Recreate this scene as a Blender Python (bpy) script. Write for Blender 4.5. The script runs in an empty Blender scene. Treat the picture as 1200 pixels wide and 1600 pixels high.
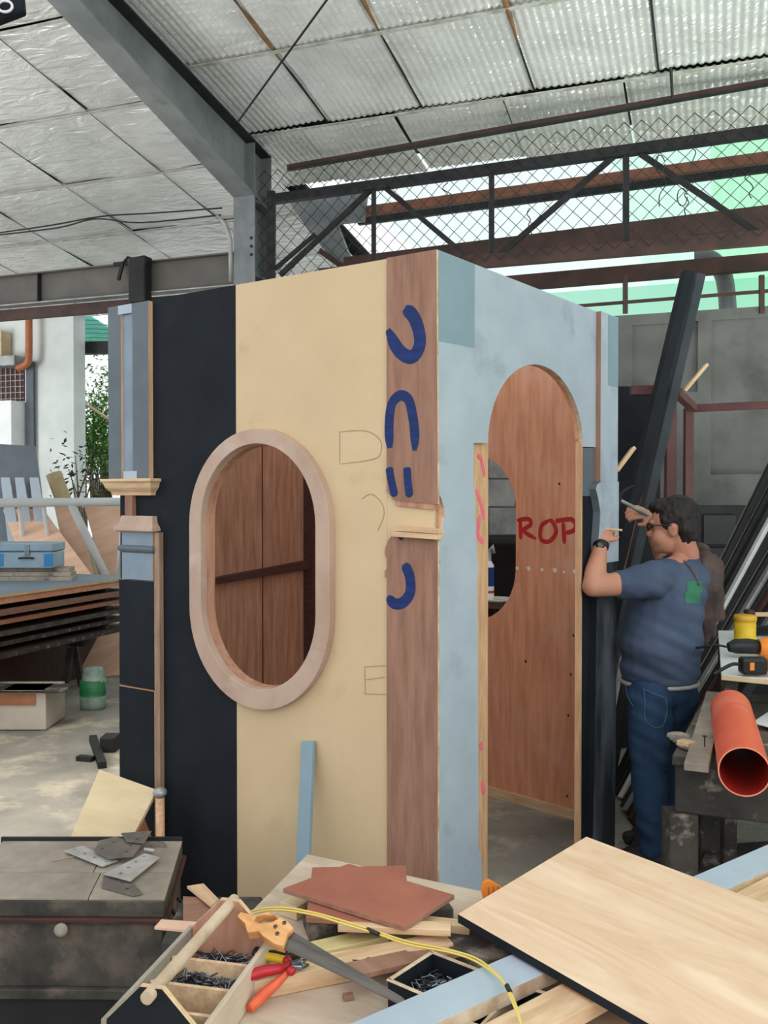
import bpy, bmesh, math, random
from mathutils import Vector, Matrix, noise
from mathutils.geometry import tessellate_polygon
random.seed(7)
V = Vector
SC = bpy.context.scene
COL = SC.collection
# ---------------------------------------------------------------- camera
FPX = 1440.0; CAMZ = 1.68; HOR = 775.0
PITCH = math.atan((800 - HOR) / FPX)
cd = bpy.data.cameras.new('camera'); cam = bpy.data.objects.new('camera', cd); COL.objects.link(cam)
cam.location = (0, 0, CAMZ); cam.rotation_euler = (math.pi/2 - PITCH, 0, 0)
cd.sensor_fit = 'VERTICAL'; cd.sensor_height = 36; cd.lens = 36 * FPX / 1600; cd.clip_start = 0.05; cd.clip_end = 200
SC.camera = cam
# ---------------------------------------------------------------- world, light, exposure
SC.view_settings.view_transform = 'Standard'
try: SC.view_settings.look = 'None'
except Exception: pass
SC.view_settings.gamma = 1; SC.view_settings.use_curve_mapping = False
SC.view_settings.exposure = 0.6
w = bpy.data.worlds.new('world'); SC.world = w; w.use_nodes = True
bg = w.node_tree.nodes['Background']; bg.inputs[0].default_value = (0.93, 0.97, 1.0, 1); bg.inputs[1].default_value = 0.85
def area(name, loc, target, size, sy, power, col):
    l = bpy.data.lights.new(name, 'AREA'); l.shape = 'RECTANGLE'; l.size = size; l.size_y = sy; l.energy = power; l.color = col
    o = bpy.data.objects.new(name, l); COL.objects.link(o); o.location = loc
    o.rotation_euler = (V(target) - V(loc)).to_track_quat('-Z', 'Y').to_euler(); return o
area('daylight_from_open_yard', (1.6, -2.8, 3.6), (0.3, 3.2, 1.1), 5.0, 3.0, 75, (1.0, 0.98, 0.94))
l_ = area('added_ceiling_fill_left', (-5.2, 4.6, 0.4), (-2.4, 6.4, 4.7), 2.5, 2.0, 46, (1.0, 0.99, 0.96)); l_.data.spread = math.radians(80)  # added fill lamp aimed up at the foil ceiling from the left
l_ = area('added_ceiling_fill_right', (4.6, 4.8, 0.6), (1.8, 6.4, 4.7), 2.5, 2.0, 46, (0.9, 1.0, 0.9)); l_.data.spread = math.radians(80)  # added fill lamp lifting the right half of the foil ceiling
area('added_green_ceiling_fill', (6.2, 4.6, 3.2), (2.8, 5.2, 4.8), 1.8, 1.2, 260, (0.5, 1.0, 0.38))  # added green lamp out of view, tints the upper right foil
area('added_white_wall_fill', (-7.6, 9.2, 2.4), (-5.0, 11.6, 2.0), 1.6, 1.8, 75, (1.0, 1.0, 1.0))  # added lamp to brighten the far white wall; no gate stands here
l_ = area('added_floor_patch_lamp', (-1.95, 4.5, 4.9), (-1.9, 5.0, 0.0), 0.8, 0.8, 14, (1.0, 0.95, 0.84)); l_.data.spread = math.radians(50)  # added lamp for the bright floor patch; the roof has no gap
# ---------------------------------------------------------------- projection helpers (photo measurements to metres)
def ray(px, py):
    x = (px - 600) / FPX; y = -(py - 800) / FPX
    c, s = math.cos(PITCH), math.sin(PITCH)
    return V((x, c + s*y, -s + c*y))
CO = V((0, 0, CAMZ))
def at(px, py, Y): d = ray(px, py); return CO + d * (Y / d.y)
def atz(px, py, z): d = ray(px, py); return CO + d * ((z - CAMZ) / d.z)
def onp(px, py, p, n): d = ray(px, py); n = V(n); return CO + d * ((V(p) - CO).dot(n) / d.dot(n))
# shed axes: AX to the right along the truss, BX away from the camera
TH = math.radians(20)
AX = V((math.cos(TH), -math.sin(TH), 0)); BX = V((math.sin(TH), math.cos(TH), 0)); ZX = V((0, 0, 1))
def ab(a, b, z): return AX*a + BX*b + ZX*z
def onb(px, py, b): return onp(px, py, BX*b, BX)
BT = 7.13                                                # the truss plane
def roofz(b): return 4.75 - 0.14 * (b - BT)
def frame(O, X, Y):
    X = V(X).normalized(); Z = X.cross(V(Y)).normalized(); Y = Z.cross(X)
    return Matrix(((X.x, Y.x, Z.x, O[0]), (X.y, Y.y, Z.y, O[1]), (X.z, Y.z, Z.z, O[2]), (0, 0, 0, 1)))
def T(v): return Matrix.Translation(V(v))
# ---------------------------------------------------------------- materials
MATS = {}
def mat(name, c1, c2=None, rough=0.6, metal=0.0, scale=6.0, stretch=(1, 1, 1), bump=0.1, bscale=None, c3=None, c3s=2.0, c3r=(0.55, 0.7), detail=6, spec=0.4, trans=0.0, ramp=(0.35, 0.65), dist=0.0):
    if name in MATS: return MATS[name]
    m = bpy.data.materials.new(name); m.use_nodes = True; nt = m.node_tree; N = nt.nodes; L = nt.links
    b = N['Principled BSDF']
    b.inputs['Roughness'].default_value = rough; b.inputs['Metallic'].default_value = metal
    b.inputs['Specular IOR Level'].default_value = spec
    if trans: b.inputs['Transmission Weight'].default_value = trans
    c2 = c2 or tuple(x*0.82 for x in c1)
    tc = N.new('ShaderNodeTexCoord'); mp = N.new('ShaderNodeMapping'); mp.inputs['Scale'].default_value = stretch
    L.new(tc.outputs['Object'], mp.inputs['Vector'])
    nz = N.new('ShaderNodeTexNoise'); nz.inputs['Scale'].default_value = scale; nz.inputs['Detail'].default_value = detail; nz.inputs['Roughness'].default_value = 0.6; nz.inputs['Distortion'].default_value = dist
    L.new(mp.outputs[0], nz.inputs['Vector'])
    cr = N.new('ShaderNodeValToRGB'); cr.color_ramp.elements[0].position = ramp[0]; cr.color_ramp.elements[1].position = ramp[1]
    cr.color_ramp.elements[0].color = (*c2, 1); cr.color_ramp.elements[1].color = (*c1, 1)
    L.new(nz.outputs['Fac'], cr.inputs['Fac']); out = cr.outputs['Color']
    if c3:
        n2 = N.new('ShaderNodeTexNoise'); n2.inputs['Scale'].default_value = c3s; n2.inputs['Detail'].default_value = 5; n2.inputs['Roughness'].default_value = 0.65
        L.new(tc.outputs['Object'], n2.inputs['Vector'])
        r2 = N.new('ShaderNodeMapRange'); r2.inputs['From Min'].default_value = c3r[0]; r2.inputs['From Max'].default_value = c3r[1]
        L.new(n2.outputs['Fac'], r2.inputs['Value'])
        mx = N.new('ShaderNodeMix'); mx.data_type = 'RGBA'
        L.new(r2.outputs[0], mx.inputs[0]); L.new(out, mx.inputs[6]); mx.inputs[7].default_value = (*c3, 1); out = mx.outputs[2]
    L.new(out, b.inputs['Base Color'])
    if bump:
        bp = N.new('ShaderNodeBump'); bp.inputs['Strength'].default_value = bump; bp.inputs['Distance'].default_value = 0.01
        if bscale:
            n3 = N.new('ShaderNodeTexNoise'); n3.inputs['Scale'].default_value = bscale; n3.inputs['Detail'].default_value = 6
            L.new(mp.outputs[0], n3.inputs['Vector']); L.new(n3.outputs['Fac'], bp.inputs['Height'])
        else: L.new(nz.outputs['Fac'], bp.inputs['Height'])
        L.new(bp.outputs[0], b.inputs['Normal'])
    MATS[name] = m; return m
def S(r, g, b):
    f = lambda x: (x/255/12.92) if x/255 <= 0.04045 else ((x/255+0.055)/1.055)**2.4
    return (f(r), f(g), f(b))
GX = (1, 9, 9); GY = (9, 1, 9)
M_YEL = mat('yellow_paint', S(212, 187, 150), S(205, 180, 143), 0.65, scale=3, bump=0.04, bscale=60, c3=S(184, 160, 120), c3s=3.2, c3r=(0.6, 0.85))
M_NAVY = mat('blue_black_paint', S(30, 36, 42), S(23, 28, 34), 0.7, scale=4, bump=0.05, bscale=60, c3=S(56, 61, 68), c3s=3.5, c3r=(0.64, 0.9), spec=0.18)
M_BROWN = mat('bare_brown_plywood', S(160, 120, 100), S(136, 98, 80), 0.65, scale=5, stretch=(7, .8, 7), bump=0.08)
M_BLUE = mat('pale_blue_paint', S(176, 189, 200), S(164, 177, 189), 0.6, scale=4, bump=0.05, bscale=50, c3=S(138, 150, 158), c3s=2.6, c3r=(0.56, 0.75))
M_PATCH = mat('teal_grey_paint', S(135, 158, 170), S(127, 150, 162), 0.6, scale=4, bump=0.05)
M_DBLUE = mat('slate_grey_paint', S(100, 110, 118), S(90, 100, 108), 0.6, scale=4, bump=0.05)
M_PINE = mat('raw_pine', S(226, 196, 160), S(198, 162, 124), 0.6, scale=6, stretch=GX, bump=0.12)
M_PINEY = mat('raw_pine_upright', S(216, 176, 136), S(190, 148, 112), 0.6, scale=6, stretch=(9, 1, 9), bump=0.12)
M_EDGE = mat('plywood_edge', S(224, 206, 180), S(180, 150, 122), 0.7, scale=14, bump=0.1)
M_FRAME = mat('milled_oval_wood', S(192, 166, 148), S(176, 148, 130), 0.5, scale=3, stretch=(2, 1, 2), bump=0.04, c3=S(212, 196, 180), c3s=4, c3r=(0.55, 0.8))
M_RPLY = mat('red_brown_plywood', S(230, 164, 128), S(206, 138, 106), 0.6, scale=4, stretch=(7, .7, 7), bump=0.06, c3=S(224, 172, 146), c3s=2.4, c3r=(0.5, 0.75))
M_INPLY = mat('inside_plywood', S(196, 148, 122), S(160, 112, 90), 0.65, scale=4, stretch=(6, .8, 6), bump=0.08)
M_DWOOD = mat('dark_red_wood', S(84, 50, 42), S(60, 38, 34), 0.7, scale=6, stretch=GX, bump=0.15)
M_PAINTB = mat('cobalt_brush_paint', S(18, 48, 110), S(14, 36, 88), 0.7, scale=14, bump=0.2, stretch=(1, 5, 1))
M_PAINTR = mat('red_brush_paint', S(196, 46, 50), S(170, 36, 42), 0.55, scale=14, bump=0.1)
M_PAINTP = mat('pink_chalk', S(238, 120, 140), S(225, 100, 120), 0.8, scale=14, bump=0.1)
M_PENCIL = mat('pencil_line', S(176, 152, 110), S(160, 138, 100), 0.9, scale=20, bump=0)
M_HOLEDOT = mat('bright_hole_white', S(245, 238, 225), S(230, 220, 205), 0.7, scale=20, bump=0.2)  # white for the painted bright drill holes
M_FLOOR = mat('worn_concrete', S(158, 154, 144), S(108, 106, 100), 0.75, scale=1.4, bump=0.35, bscale=9, c3=S(194, 184, 164), c3s=2.3, c3r=(0.5, 0.72), detail=10, ramp=(.3, .7))
M_CONC = mat('grey_block_wall', S(120, 121, 118), S(98, 99, 97), 0.85, scale=1.6, bump=0.25, bscale=14, c3=S(76, 77, 76), c3s=1.1, c3r=(0.5, 0.7), detail=8)
M_WHITEW = mat('white_wall_paint', S(226, 232, 230), S(205, 212, 208), 0.8, scale=1.6, bump=0.05)
M_STEEL = mat('grey_painted_steel', S(138, 144, 144), S(108, 114, 116), 0.5, 0.2, scale=2.5, bump=0.04, c3=S(92, 90, 88), c3s=3, c3r=(0.6, 0.8))
M_GIRD = mat('taupe_painted_steel', S(108, 104, 98), S(90, 87, 83), 0.6, 0.1, scale=2.5, bump=0.04)
M_DSTEEL = mat('dark_steel', S(52, 52, 54), S(36, 36, 38), 0.6, 0.3, scale=5, bump=0.1)
M_RUST = mat('rust_brown_steel', S(86, 62, 56), S(62, 48, 44), 0.65, 0.1, scale=5, bump=0.1)
M_ORRUST = mat('orange_primer_steel', S(140, 92, 72), S(104, 70, 56), 0.65, 0.1, scale=5, bump=0.1)
M_WIRE = mat('dark_wire', S(60, 60, 58), S(44, 44, 44), 0.6, 0.4, scale=9, bump=0)
M_BLACK = mat('black_matte', S(34, 34, 36), S(24, 24, 26), 0.6, scale=5, bump=0.1)
M_RUBBER = mat('black_rubber', S(26, 26, 28), S(20, 20, 22), 0.45, scale=5, bump=0)
M_WHITE = mat('white_plastic', S(236, 238, 238), S(222, 225, 226), 0.4, scale=3, bump=0)
M_DIRTY = mat('grimy_dark_wood', S(74, 68, 62), S(40, 38, 36), 0.75, scale=5, bump=0.5, bscale=16, c3=S(142, 132, 120), c3s=9, c3r=(0.56, 0.68))
M_DUSTY = mat('dusty_wood_top', S(176, 166, 152), S(128, 118, 106), 0.85, scale=3.2, bump=0.3, bscale=18, c3=S(90, 84, 76), c3s=4, c3r=(0.6, 0.75))
M_GALV = mat('galvanised_plate', S(206, 204, 200), S(158, 154, 150), 0.45, 0.25, scale=9, bump=0.1, c3=S(120, 108, 98), c3s=6, c3r=(0.55, 0.7))
M_NAIL = mat('steel_nail', S(150, 155, 162), S(96, 100, 108), 0.3, 0.9, scale=40, bump=0)
M_SAW = mat('saw_steel', S(112, 106, 100), S(84, 80, 76), 0.4, 0.7, scale=6, stretch=GX, bump=0.05)
M_SAWH = mat('varnished_handle', S(226, 172, 112), S(196, 138, 84), 0.4, scale=6, stretch=(2, 9, 9), bump=0.06)
M_TABLE = mat('pale_plywood_top', S(206, 188, 168), S(176, 156, 136), 0.7, scale=3, stretch=(1, 4, 4), bump=0.1, c3=S(222, 210, 194), c3s=3, c3r=(0.5, 0.7))
M_BIGPLY = mat('fresh_plywood', S(240, 214, 186), S(214, 176, 142), 0.5, scale=1.6, dist=2.2, ramp=(.3, .7), stretch=(1.0, 4.5, 4), bump=0.05, c3=S(214, 172, 140), c3s=2.0, c3r=(0.5, 0.7), detail=9)
M_REDB = mat('red_brown_board', S(168, 104, 84), S(150, 90, 74), 0.6, scale=5, bump=0.1)
M_CREAMP = mat('cream_plywood', S(214, 196, 158), S(196, 176, 138), 0.6, scale=3, stretch=(4, .8, 4), bump=0.08)
M_RED = mat('red_rubber_grip', S(186, 34, 44), S(160, 26, 36), 0.35, scale=5, bump=0)
M_ORANGEG = mat('orange_red_grip', S(228, 112, 66), S(206, 74, 56), 0.4, scale=18, bump=0.05)
M_YELLOW = mat('yellow_plastic', S(236, 200, 50), S(220, 182, 40), 0.4, scale=5, bump=0)
M_CABLE = mat('yellow_cable', S(228, 204, 112), S(214, 188, 96), 0.4, scale=5, bump=0)
M_PIPE = mat('orange_pvc', S(236, 112, 82), S(222, 94, 66), 0.4, scale=3, bump=0.04, c3=S(236, 150, 126), c3s=5, c3r=(0.55, 0.75))
M_PIPEIN = mat('orange_pvc_inside', S(170, 40, 28), S(150, 34, 24), 0.5, scale=3, bump=0)
M_DRILL = mat('orange_tool_plastic', S(238, 146, 50), S(226, 128, 40), 0.4, scale=3, bump=0)
M_SKIN = mat('skin', S(196, 142, 116), S(182, 126, 102), 0.5, scale=6, bump=0.03)
M_HAIR = mat('black_hair', S(34, 28, 26), S(22, 18, 18), 0.6, scale=30, stretch=(1, 1, .3), bump=0.5)
M_SHIRT = mat('slate_blue_cotton', S(76, 90, 112), S(62, 76, 98), 0.9, scale=5, bump=0.25, bscale=7)
M_JEAN = mat('dark_denim', S(44, 74, 104), S(28, 50, 78), 0.85, scale=5, bump=0.3, bscale=8)
M_CLOTH = mat('brown_cloth', S(100, 84, 79), S(54, 45, 42), 0.95, scale=6, bump=0.3)
M_GREEN = mat('green_print', S(62, 130, 92), S(54, 112, 88), 0.9, scale=6, bump=0)
M_LEAF = mat('leaf_green', S(110, 160, 70), S(60, 104, 44), 0.6, scale=5, bump=0)
M_BARK = mat('bark', S(110, 92, 72), S(80, 66, 52), 0.8, scale=9, bump=0.3)
M_TEAL = mat('teal_roofing', S(110, 205, 180), S(80, 180, 155), 0.6, scale=6, stretch=(1, 1, 6), bump=0.1)
M_BAG = mat('green_bag', S(50, 130, 84), S(34, 104, 62), 0.4, scale=5, bump=0.2)
M_BAGW = mat('clear_bag_top', S(150, 170, 158), S(110, 130, 118), 0.3, scale=7, bump=0.3)
M_CARD = mat('white_carton', S(200, 192, 178), S(180, 172, 158), 0.8, scale=4, bump=0.05)
M_CARDO = mat('brown_carton', S(168, 116, 82), S(148, 100, 72), 0.8, scale=4, bump=0.05)
M_TBLUE = mat('blue_enamel', S(66, 140, 196), S(50, 122, 180), 0.4, 0.2, scale=5, bump=0.05)
M_TGREY = mat('grey_blue_enamel', S(150, 172, 186), S(128, 152, 168), 0.45, 0.2, scale=5, bump=0.05)
M_COPPER = mat('orange_brown_pipe', S(186, 112, 72), S(160, 92, 60), 0.45, scale=5, bump=0.05)
M_BRICK = mat('pale_block', S(176, 178, 176), S(140, 142, 142), 0.85, scale=6, bump=0.2)
M_GLASS = mat('dark_lens', S(30, 28, 30), S(24, 22, 24), 0.1, scale=3, bump=0)
M_GALVB = mat('silver_bar', S(176, 178, 176), S(140, 142, 140), 0.45, 0.4, scale=6, bump=0.05)
M_CHEST = mat('stained_chest_wood', S(84, 78, 70), S(46, 44, 41), 0.7, scale=6, bump=0.3, bscale=14, c3=S(110, 98, 86), c3s=7, c3r=(0.5, 0.68))
M_RECESS = mat('concrete_light', S(150, 152, 150), S(128, 130, 128), 0.85, scale=2, bump=0.15, c3=S(96, 98, 98), c3s=1.3, c3r=(0.5, 0.7))
def foil(name, base, rough, bumpS):
    m = bpy.data.materials.new(name); m.use_nodes = True; nt = m.node_tree; N = nt.nodes; L = nt.links; b = N['Principled BSDF']
    b.inputs['Metallic'].default_value = 0.4; b.inputs['Roughness'].default_value = rough
    tc = N.new('ShaderNodeTexCoord'); nz = N.new('ShaderNodeTexNoise'); nz.inputs['Scale'].default_value = 2.2; nz.inputs['Detail'].default_value = 7; nz.inputs['Distortion'].default_value = .6
    L.new(tc.outputs['Object'], nz.inputs['Vector'])
    cr = N.new('ShaderNodeValToRGB'); cr.color_ramp.elements[0].position = .3; cr.color_ramp.elements[1].position = .7
    cr.color_ramp.elements[0].color = (*[x*.78 for x in base], 1); cr.color_ramp.elements[1].color = (*base, 1)
    L.new(nz.outputs['Fac'], cr.inputs[0]); L.new(cr.outputs[0], b.inputs['Base Color'])
    mp = N.new('ShaderNodeMapping'); mp.inputs['Scale'].default_value = (1, 2.6, 1); L.new(tc.outputs['Object'], mp.inputs[0])
    n2 = N.new('ShaderNodeTexNoise'); n2.inputs['Scale'].default_value = 4; n2.inputs['Detail'].default_value = 5; n2.inputs['Distortion'].default_value = 1.0
    L.new(mp.outputs[0], n2.inputs['Vector'])
    bp = N.new('ShaderNodeBump'); bp.inputs['Strength'].default_value = bumpS; bp.inputs['Distance'].default_value = 0.05
    L.new(n2.outputs['Fac'], bp.inputs['Height']); L.new(bp.outputs[0], b.inputs['Normal'])
    MATS[name] = m; return m
M_FOIL = foil('silver_foil', (0.95, 0.96, 0.95), 0.3, 0.6)
M_FOIL2 = foil('dull_silver_foil', (0.86, 0.87, 0.84), 0.33, 0.8)
def translucent(name, col):
    m = bpy.data.materials.new(name); m.use_nodes = True; nt = m.node_tree; N = nt.nodes; L = nt.links
    N.remove(N['Principled BSDF']); tr = N.new('ShaderNodeBsdfTranslucent'); tr.inputs[0].default_value = (*col, 1)
    df = N.new('ShaderNodeBsdfDiffuse'); df.inputs[0].default_value = (*col, 1)
    mx = N.new('ShaderNodeMixShader'); mx.inputs[0].default_value = 0.15
    L.new(tr.outputs[0], mx.inputs[1]); L.new(df.outputs[0], mx.inputs[2]); L.new(mx.outputs[0], N['Material Output'].inputs[0])
    MATS[name] = m; return m
M_TGREEN = translucent('green_fibreglass', (0.5, 0.9, 0.62))
M_TWHITE = translucent('white_fibreglass', (0.88, 0.95, 0.93))
M_TPALE = translucent('pale_green_fibreglass', (0.7, 0.93, 0.82))
# ---------------------------------------------------------------- mesh builder
class MB:
    def __init__(s): s.bm = bmesh.new()
    def _new(s, vs, fs, mi=0, smooth=False):
        bv = [s.bm.verts.new(v) for v in vs]
        for f in fs:
            try: F = s.bm.faces.new([bv[i] for i in f]); F.material_index = mi; F.smooth = smooth
            except ValueError: pass
        return s
    def box(s, c, size, M=None, mi=0):
        x, y, z = (k/2 for k in size); c = V(c)
        vs = [V((sx*x, sy*y, sz*z)) + c for sx in (-1, 1) for sy in (-1, 1) for sz in (-1, 1)]
        if M is not None: vs = [M @ v for v in vs]
        return s._new(vs, [(0, 1, 3, 2), (4, 6, 7, 5), (0, 4, 5, 1), (2, 3, 7, 6), (0, 2, 6, 4), (1, 5, 7, 3)], mi)
    def beam(s, p0, p1, w, h, up=(0, 0, 1), mi=0):
        M, L = beamM(p0, p1, up); return s.box((L/2, 0, 0), (L, w, h), M, mi)
    def prism(s, loops, M, z0, z1, mi=0, mside=None, smooth=False):
        # loops: [outer, hole, ...] in 2D
        loops = [[V((p[0], p[1], 0)) for p in l] for l in loops]
        tris = tessellate_polygon(loops); flat = [p for l in loops for p in l]; n = len(flat)
        vs = [M @ V((p.x, p.y, z0)) for p in flat] + [M @ V((p.x, p.y, z1)) for p in flat]
        bv = [s.bm.verts.new(v) for v in vs]
        def face(idx, m):
            try: F = s.bm.faces.new([bv[i] for i in idx]); F.material_index = m; F.smooth = smooth and m == (mside if mside is not None else mi)
            except ValueError: pass
        for t in tris: face(t, mi); face([i+n for i in reversed(t)], mi)
        o = 0
        for l in loops:
            k = len(l)
            for i in range(k): a, b = o+i, o+(i+1) % k; face((a, b, b+n, a+n), mi if mside is None else mside)
            o += k
        bmesh.ops.recalc_face_normals(s.bm, faces=s.bm.faces[:]); return s
    def tube(s, pts, r, n=8, mi=0, cap=True, flat=None):
        pts = [V(p) for p in pts]; R = r if isinstance(r, (list, tuple)) else [r]*len(pts)
        rings = []; prev = None
        for i, p in enumerate(pts):
            t = (pts[min(i+1, len(pts)-1)] - pts[max(i-1, 0)]).normalized()
            if prev is None:
                u = t.orthogonal().normalized() if abs(t.z) > .99 else t.cross(V((0, 0, 1))).normalized()
            else: u = (prev - t*prev.dot(t)).normalized()
            prev = u; v = t.cross(u)
            rings.append([s.bm.verts.new(p + (u*math.cos(2*math.pi*k/n) + v*math.sin(2*math.pi*k/n)*(flat or 1))*R[i]) for k in range(n)])
        for a, b in zip(rings, rings[1:]):
            for k in range(n):
                F = s.bm.faces.new((a[k], a[(k+1) % n], b[(k+1) % n], b[k])); F.smooth = True; F.material_index = mi
        if cap:
            for rg in (rings[0], rings[-1]):
                try: F = s.bm.faces.new(rg); F.material_index = mi
                except ValueError: pass
        return s
    def lathe(s, prof, M, n=20, mi=0, cap=True):
        rings = [[s.bm.verts.new(M @ V((r*math.cos(2*math.pi*k/n), r*math.sin(2*math.pi*k/n), z))) for k in range(n)] for r, z in prof]
        for a, b in zip(rings, rings[1:]):
            for k in range(n):
                F = s.bm.faces.new((a[k], a[(k+1) % n], b[(k+1) % n], b[k])); F.smooth = True; F.material_index = mi
        for rg in ((rings[0], rings[-1]) if cap else ()):
            try: F = s.bm.faces.new(rg); F.material_index = mi
            except ValueError: pass
        return s
    def ball(s, c, r, M=None, mi=0, u=14, v=9):
        r = (r, r, r) if not isinstance(r, (tuple, list)) else r
        Mx = T(c) @ (M.to_3x3().to_4x4() if M is not None else Matrix()) @ Matrix.Diagonal((*r, 1))
        g = bmesh.ops.create_uvsphere(s.bm, u_segments=u, v_segments=v, radius=1, matrix=Mx)
        for vv in g['verts']:
            for f in vv.link_faces: f.smooth = True; f.material_index = mi
        return s
    def ribbon(s, pts, width, M, z0, z1, mi=0, taper=True):
        P = catmull(pts, 5); L = []; Rr = []
        for i, p in enumerate(P):
            t = (P[min(i+1, len(P)-1)] - P[max(i-1, 0)]).normalized(); nrm = V((-t.y, t.x)); k = i/(len(P)-1)
            ww = width/2*(min(1, .55 + 6*k, .4 + 6*(1-k)) if taper else 1)
            L.append(p + nrm*ww); Rr.append(p - nrm*ww)
        n = len(P); vs = [M @ V((p.x, p.y, z)) for z in (z0, z1) for p in L + Rr]; fs = []
        for i in range(n-1):
            fs += [(i, i+1, n+i+1, n+i), (2*n+i, 3*n+i, 3*n+i+1, 2*n+i+1), (i, 2*n+i, 2*n+i+1, i+1), (n+i, n+i+1, 3*n+i+1, 3*n+i)]
        fs += [(0, n, 3*n, 2*n), (n-1, 3*n-1, 4*n-1, 2*n-1)]
        return s._new(vs, fs, mi)
    def build(s, name, mats, parent=None, M=None, bevel=0.0, sub=0):
        if not isinstance(mats, (list, tuple)): mats = [mats]
        if M is None:
            vs = [v.co for v in s.bm.verts]
            lo = V([min(v[i] for v in vs) for i in range(3)]); hi = V([max(v[i] for v in vs) for i in range(3)])
            M = T(((lo.x+hi.x)/2, (lo.y+hi.y)/2, lo.z))
        s.bm.transform(M.inverted())
        me = bpy.data.meshes.new(name); s.bm.to_mesh(me); s.bm.free()
        for m in mats: me.materials.append(m)
        o = bpy.data.objects.new(name, me); COL.objects.link(o)
        if parent is not None:
            o.parent = parent; o.matrix_basis = WM[parent.name].inverted() @ M
        else: o.matrix_basis = M
        WM[o.name] = M.copy()
        if bevel:
            b = o.modifiers.new('bevel', 'BEVEL'); b.width = bevel; b.segments = 2; b.limit_method = 'ANGLE'; b.angle_limit = math.radians(40)
        return o
WM = {}
def beamM(p0, p1, up=(0, 0, 1)):
    p0, p1 = V(p0), V(p1); x = (p1-p0); L = x.length; x.normalize(); up = V(up)
    if abs(x.dot(up)) > .98: up = V((0, 1, 0))
    y = up.cross(x).normalized(); z = x.cross(y)
    return Matrix(((x.x, y.x, z.x, p0.x), (x.y, y.y, z.y, p0.y), (x.z, y.z, z.z, p0.z), (0, 0, 0, 1))), L
def catmull(pts, k=4):
    pts = [V((*p, 0)) if len(p) == 2 else V(p) for p in pts]; out = []
    for i in range(len(pts)-1):
        p0, p1, p2, p3 = pts[max(i-1, 0)], pts[i], pts[i+1], pts[min(i+2, len(pts)-1)]
        for j in range(k):
            t = j/k; out.append(0.5*((2*p1) + (p2-p0)*t + (2*p0-5*p1+4*p2-p3)*t*t + (3*p1-p0-3*p2+p3)*t**3))
    out.append(pts[-1]); 
    return [V((p.x, p.y)) for p in out] if all(abs(p.z) < 1e-9 for p in pts) else out
def tag(o, label=None, cat=None, group=None, kind=None):
    if label: o['label'] = label
    if cat: o['category'] = cat
    if group: o['group'] = group
    if kind: o['kind'] = kind
    return o
def struct(o, label=None): o['kind'] = 'structure'; o['label'] = label or o.name.split('.')[0].replace('_', ' '); return o
def thing(name, loc, label, cat, group=None, rz=0):
    o = bpy.data.objects.new(name, None); COL.objects.link(o); o.empty_display_size = .1
    M = T(loc) @ Matrix.Rotation(rz, 4, 'Z'); o.matrix_basis = M; WM[o.name] = M.copy(); return tag(o, label, cat, group)
def plank(name, p0, p1, w, h, mt, parent=None, up=(0, 0, 1), bevel=0.002):
    M, L = beamM(p0, p1, up); m = MB(); m.box((L/2, 0, 0), (L, w, h), M); return m.build(name, mt, parent, M, bevel)
def quadboard(name, pts, th, mt, parent=None, bevel=0.0015, mside=None):
    # slab from 3+ coplanar-ish corners (top face), thickness downwards along the face normal
    P = [V(p) for p in pts]; X = (P[1]-P[0]); Y = (P[-1]-P[0]); M = frame(P[0], X, Y)
    if M.col[2].z < 0: M = frame(P[0], Y, X)
    I = M.inverted(); lp = [(I @ p) for p in P]
    m = MB(); m.prism([[(p.x, p.y) for p in lp]], M, -th, 0, 0, 1 if mside else None)
    return m.build(name, [mt, mside] if mside else mt, parent, M, bevel)
def copy_tree(o, M, label=None):
    c = o.copy(); COL.objects.link(c); c.matrix_basis = M
    if label: c['label'] = label
    for ch in list(o.children):
        k = ch.copy(); COL.objects.link(k); k.parent = c
    return c
# ================================================================ SETTING
def ga(p): return p.dot(AX)
def gb(p): return p.dot(BX)
def onroof(px, py, off=0.0):
    d = ray(px, py); n = V((0, 0, 1)) + BX*0.14; p0 = BX*BT + V((0, 0, 4.75+off)); return CO + d*((p0-CO).dot(n)/d.dot(n))
m = MB(); m.box((-1, 6, -0.1), (26, 26, 0.2)); struct(m.build('floor', M_FLOOR, M=T((0, 0, 0))), 'worn grey concrete workshop floor')
FR = frame((0, 0, 0), AX, BX)       # local x = a, y = b
# ceiling: corrugated foil-faced sheets
def sheet(name, a0, a1, b0, b1, mt, ribs, amp, seed, zo=0.0):
    bm = bmesh.new(); na = max(4, int((a1-a0)/(0.0125 if ribs else 0.12))); nb = max(6, int((b1-b0)/0.13)); R = []
    for j in range(nb+1):
        b = b0 + (b1-b0)*j/nb; row = []
        for i in range(na+1):
            a = a0 + (a1-a0)*i/na
            z = roofz(b) + zo + (amp*(1-abs(math.sin(math.pi*a/0.055)))*1.2 if ribs else 0)
            s = noise.noise(V((a*.9+seed*3.1, b*1.6, seed)))*0.018 + noise.noise(V((a*3+seed, b*7, 5)))*0.004
            z += s - 0.014*math.sin(math.pi*j/nb)
            row.append(bm.verts.new(V((a, b, z))))
        R.append(row)
    for j in range(nb):
        for i in range(na):
            f = bm.faces.new((R[j][i], R[j][i+1], R[j+1][i+1], R[j+1][i])); f.smooth = True
    me = bpy.data.meshes.new(name); bm.to_mesh(me); bm.free(); me.materials.append(mt)
    o = bpy.data.objects.new(name, me); COL.objects.link(o); o.matrix_basis = FR; WM[o.name] = FR.copy(); return struct(o, 'silver foil faced roof sheets')
seams = sorted([ga(onroof(438, 90)), ga(onroof(640, 130)), ga(onroof(815, 80)), ga(onroof(1024, 60))])
KA = -3.8
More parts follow.
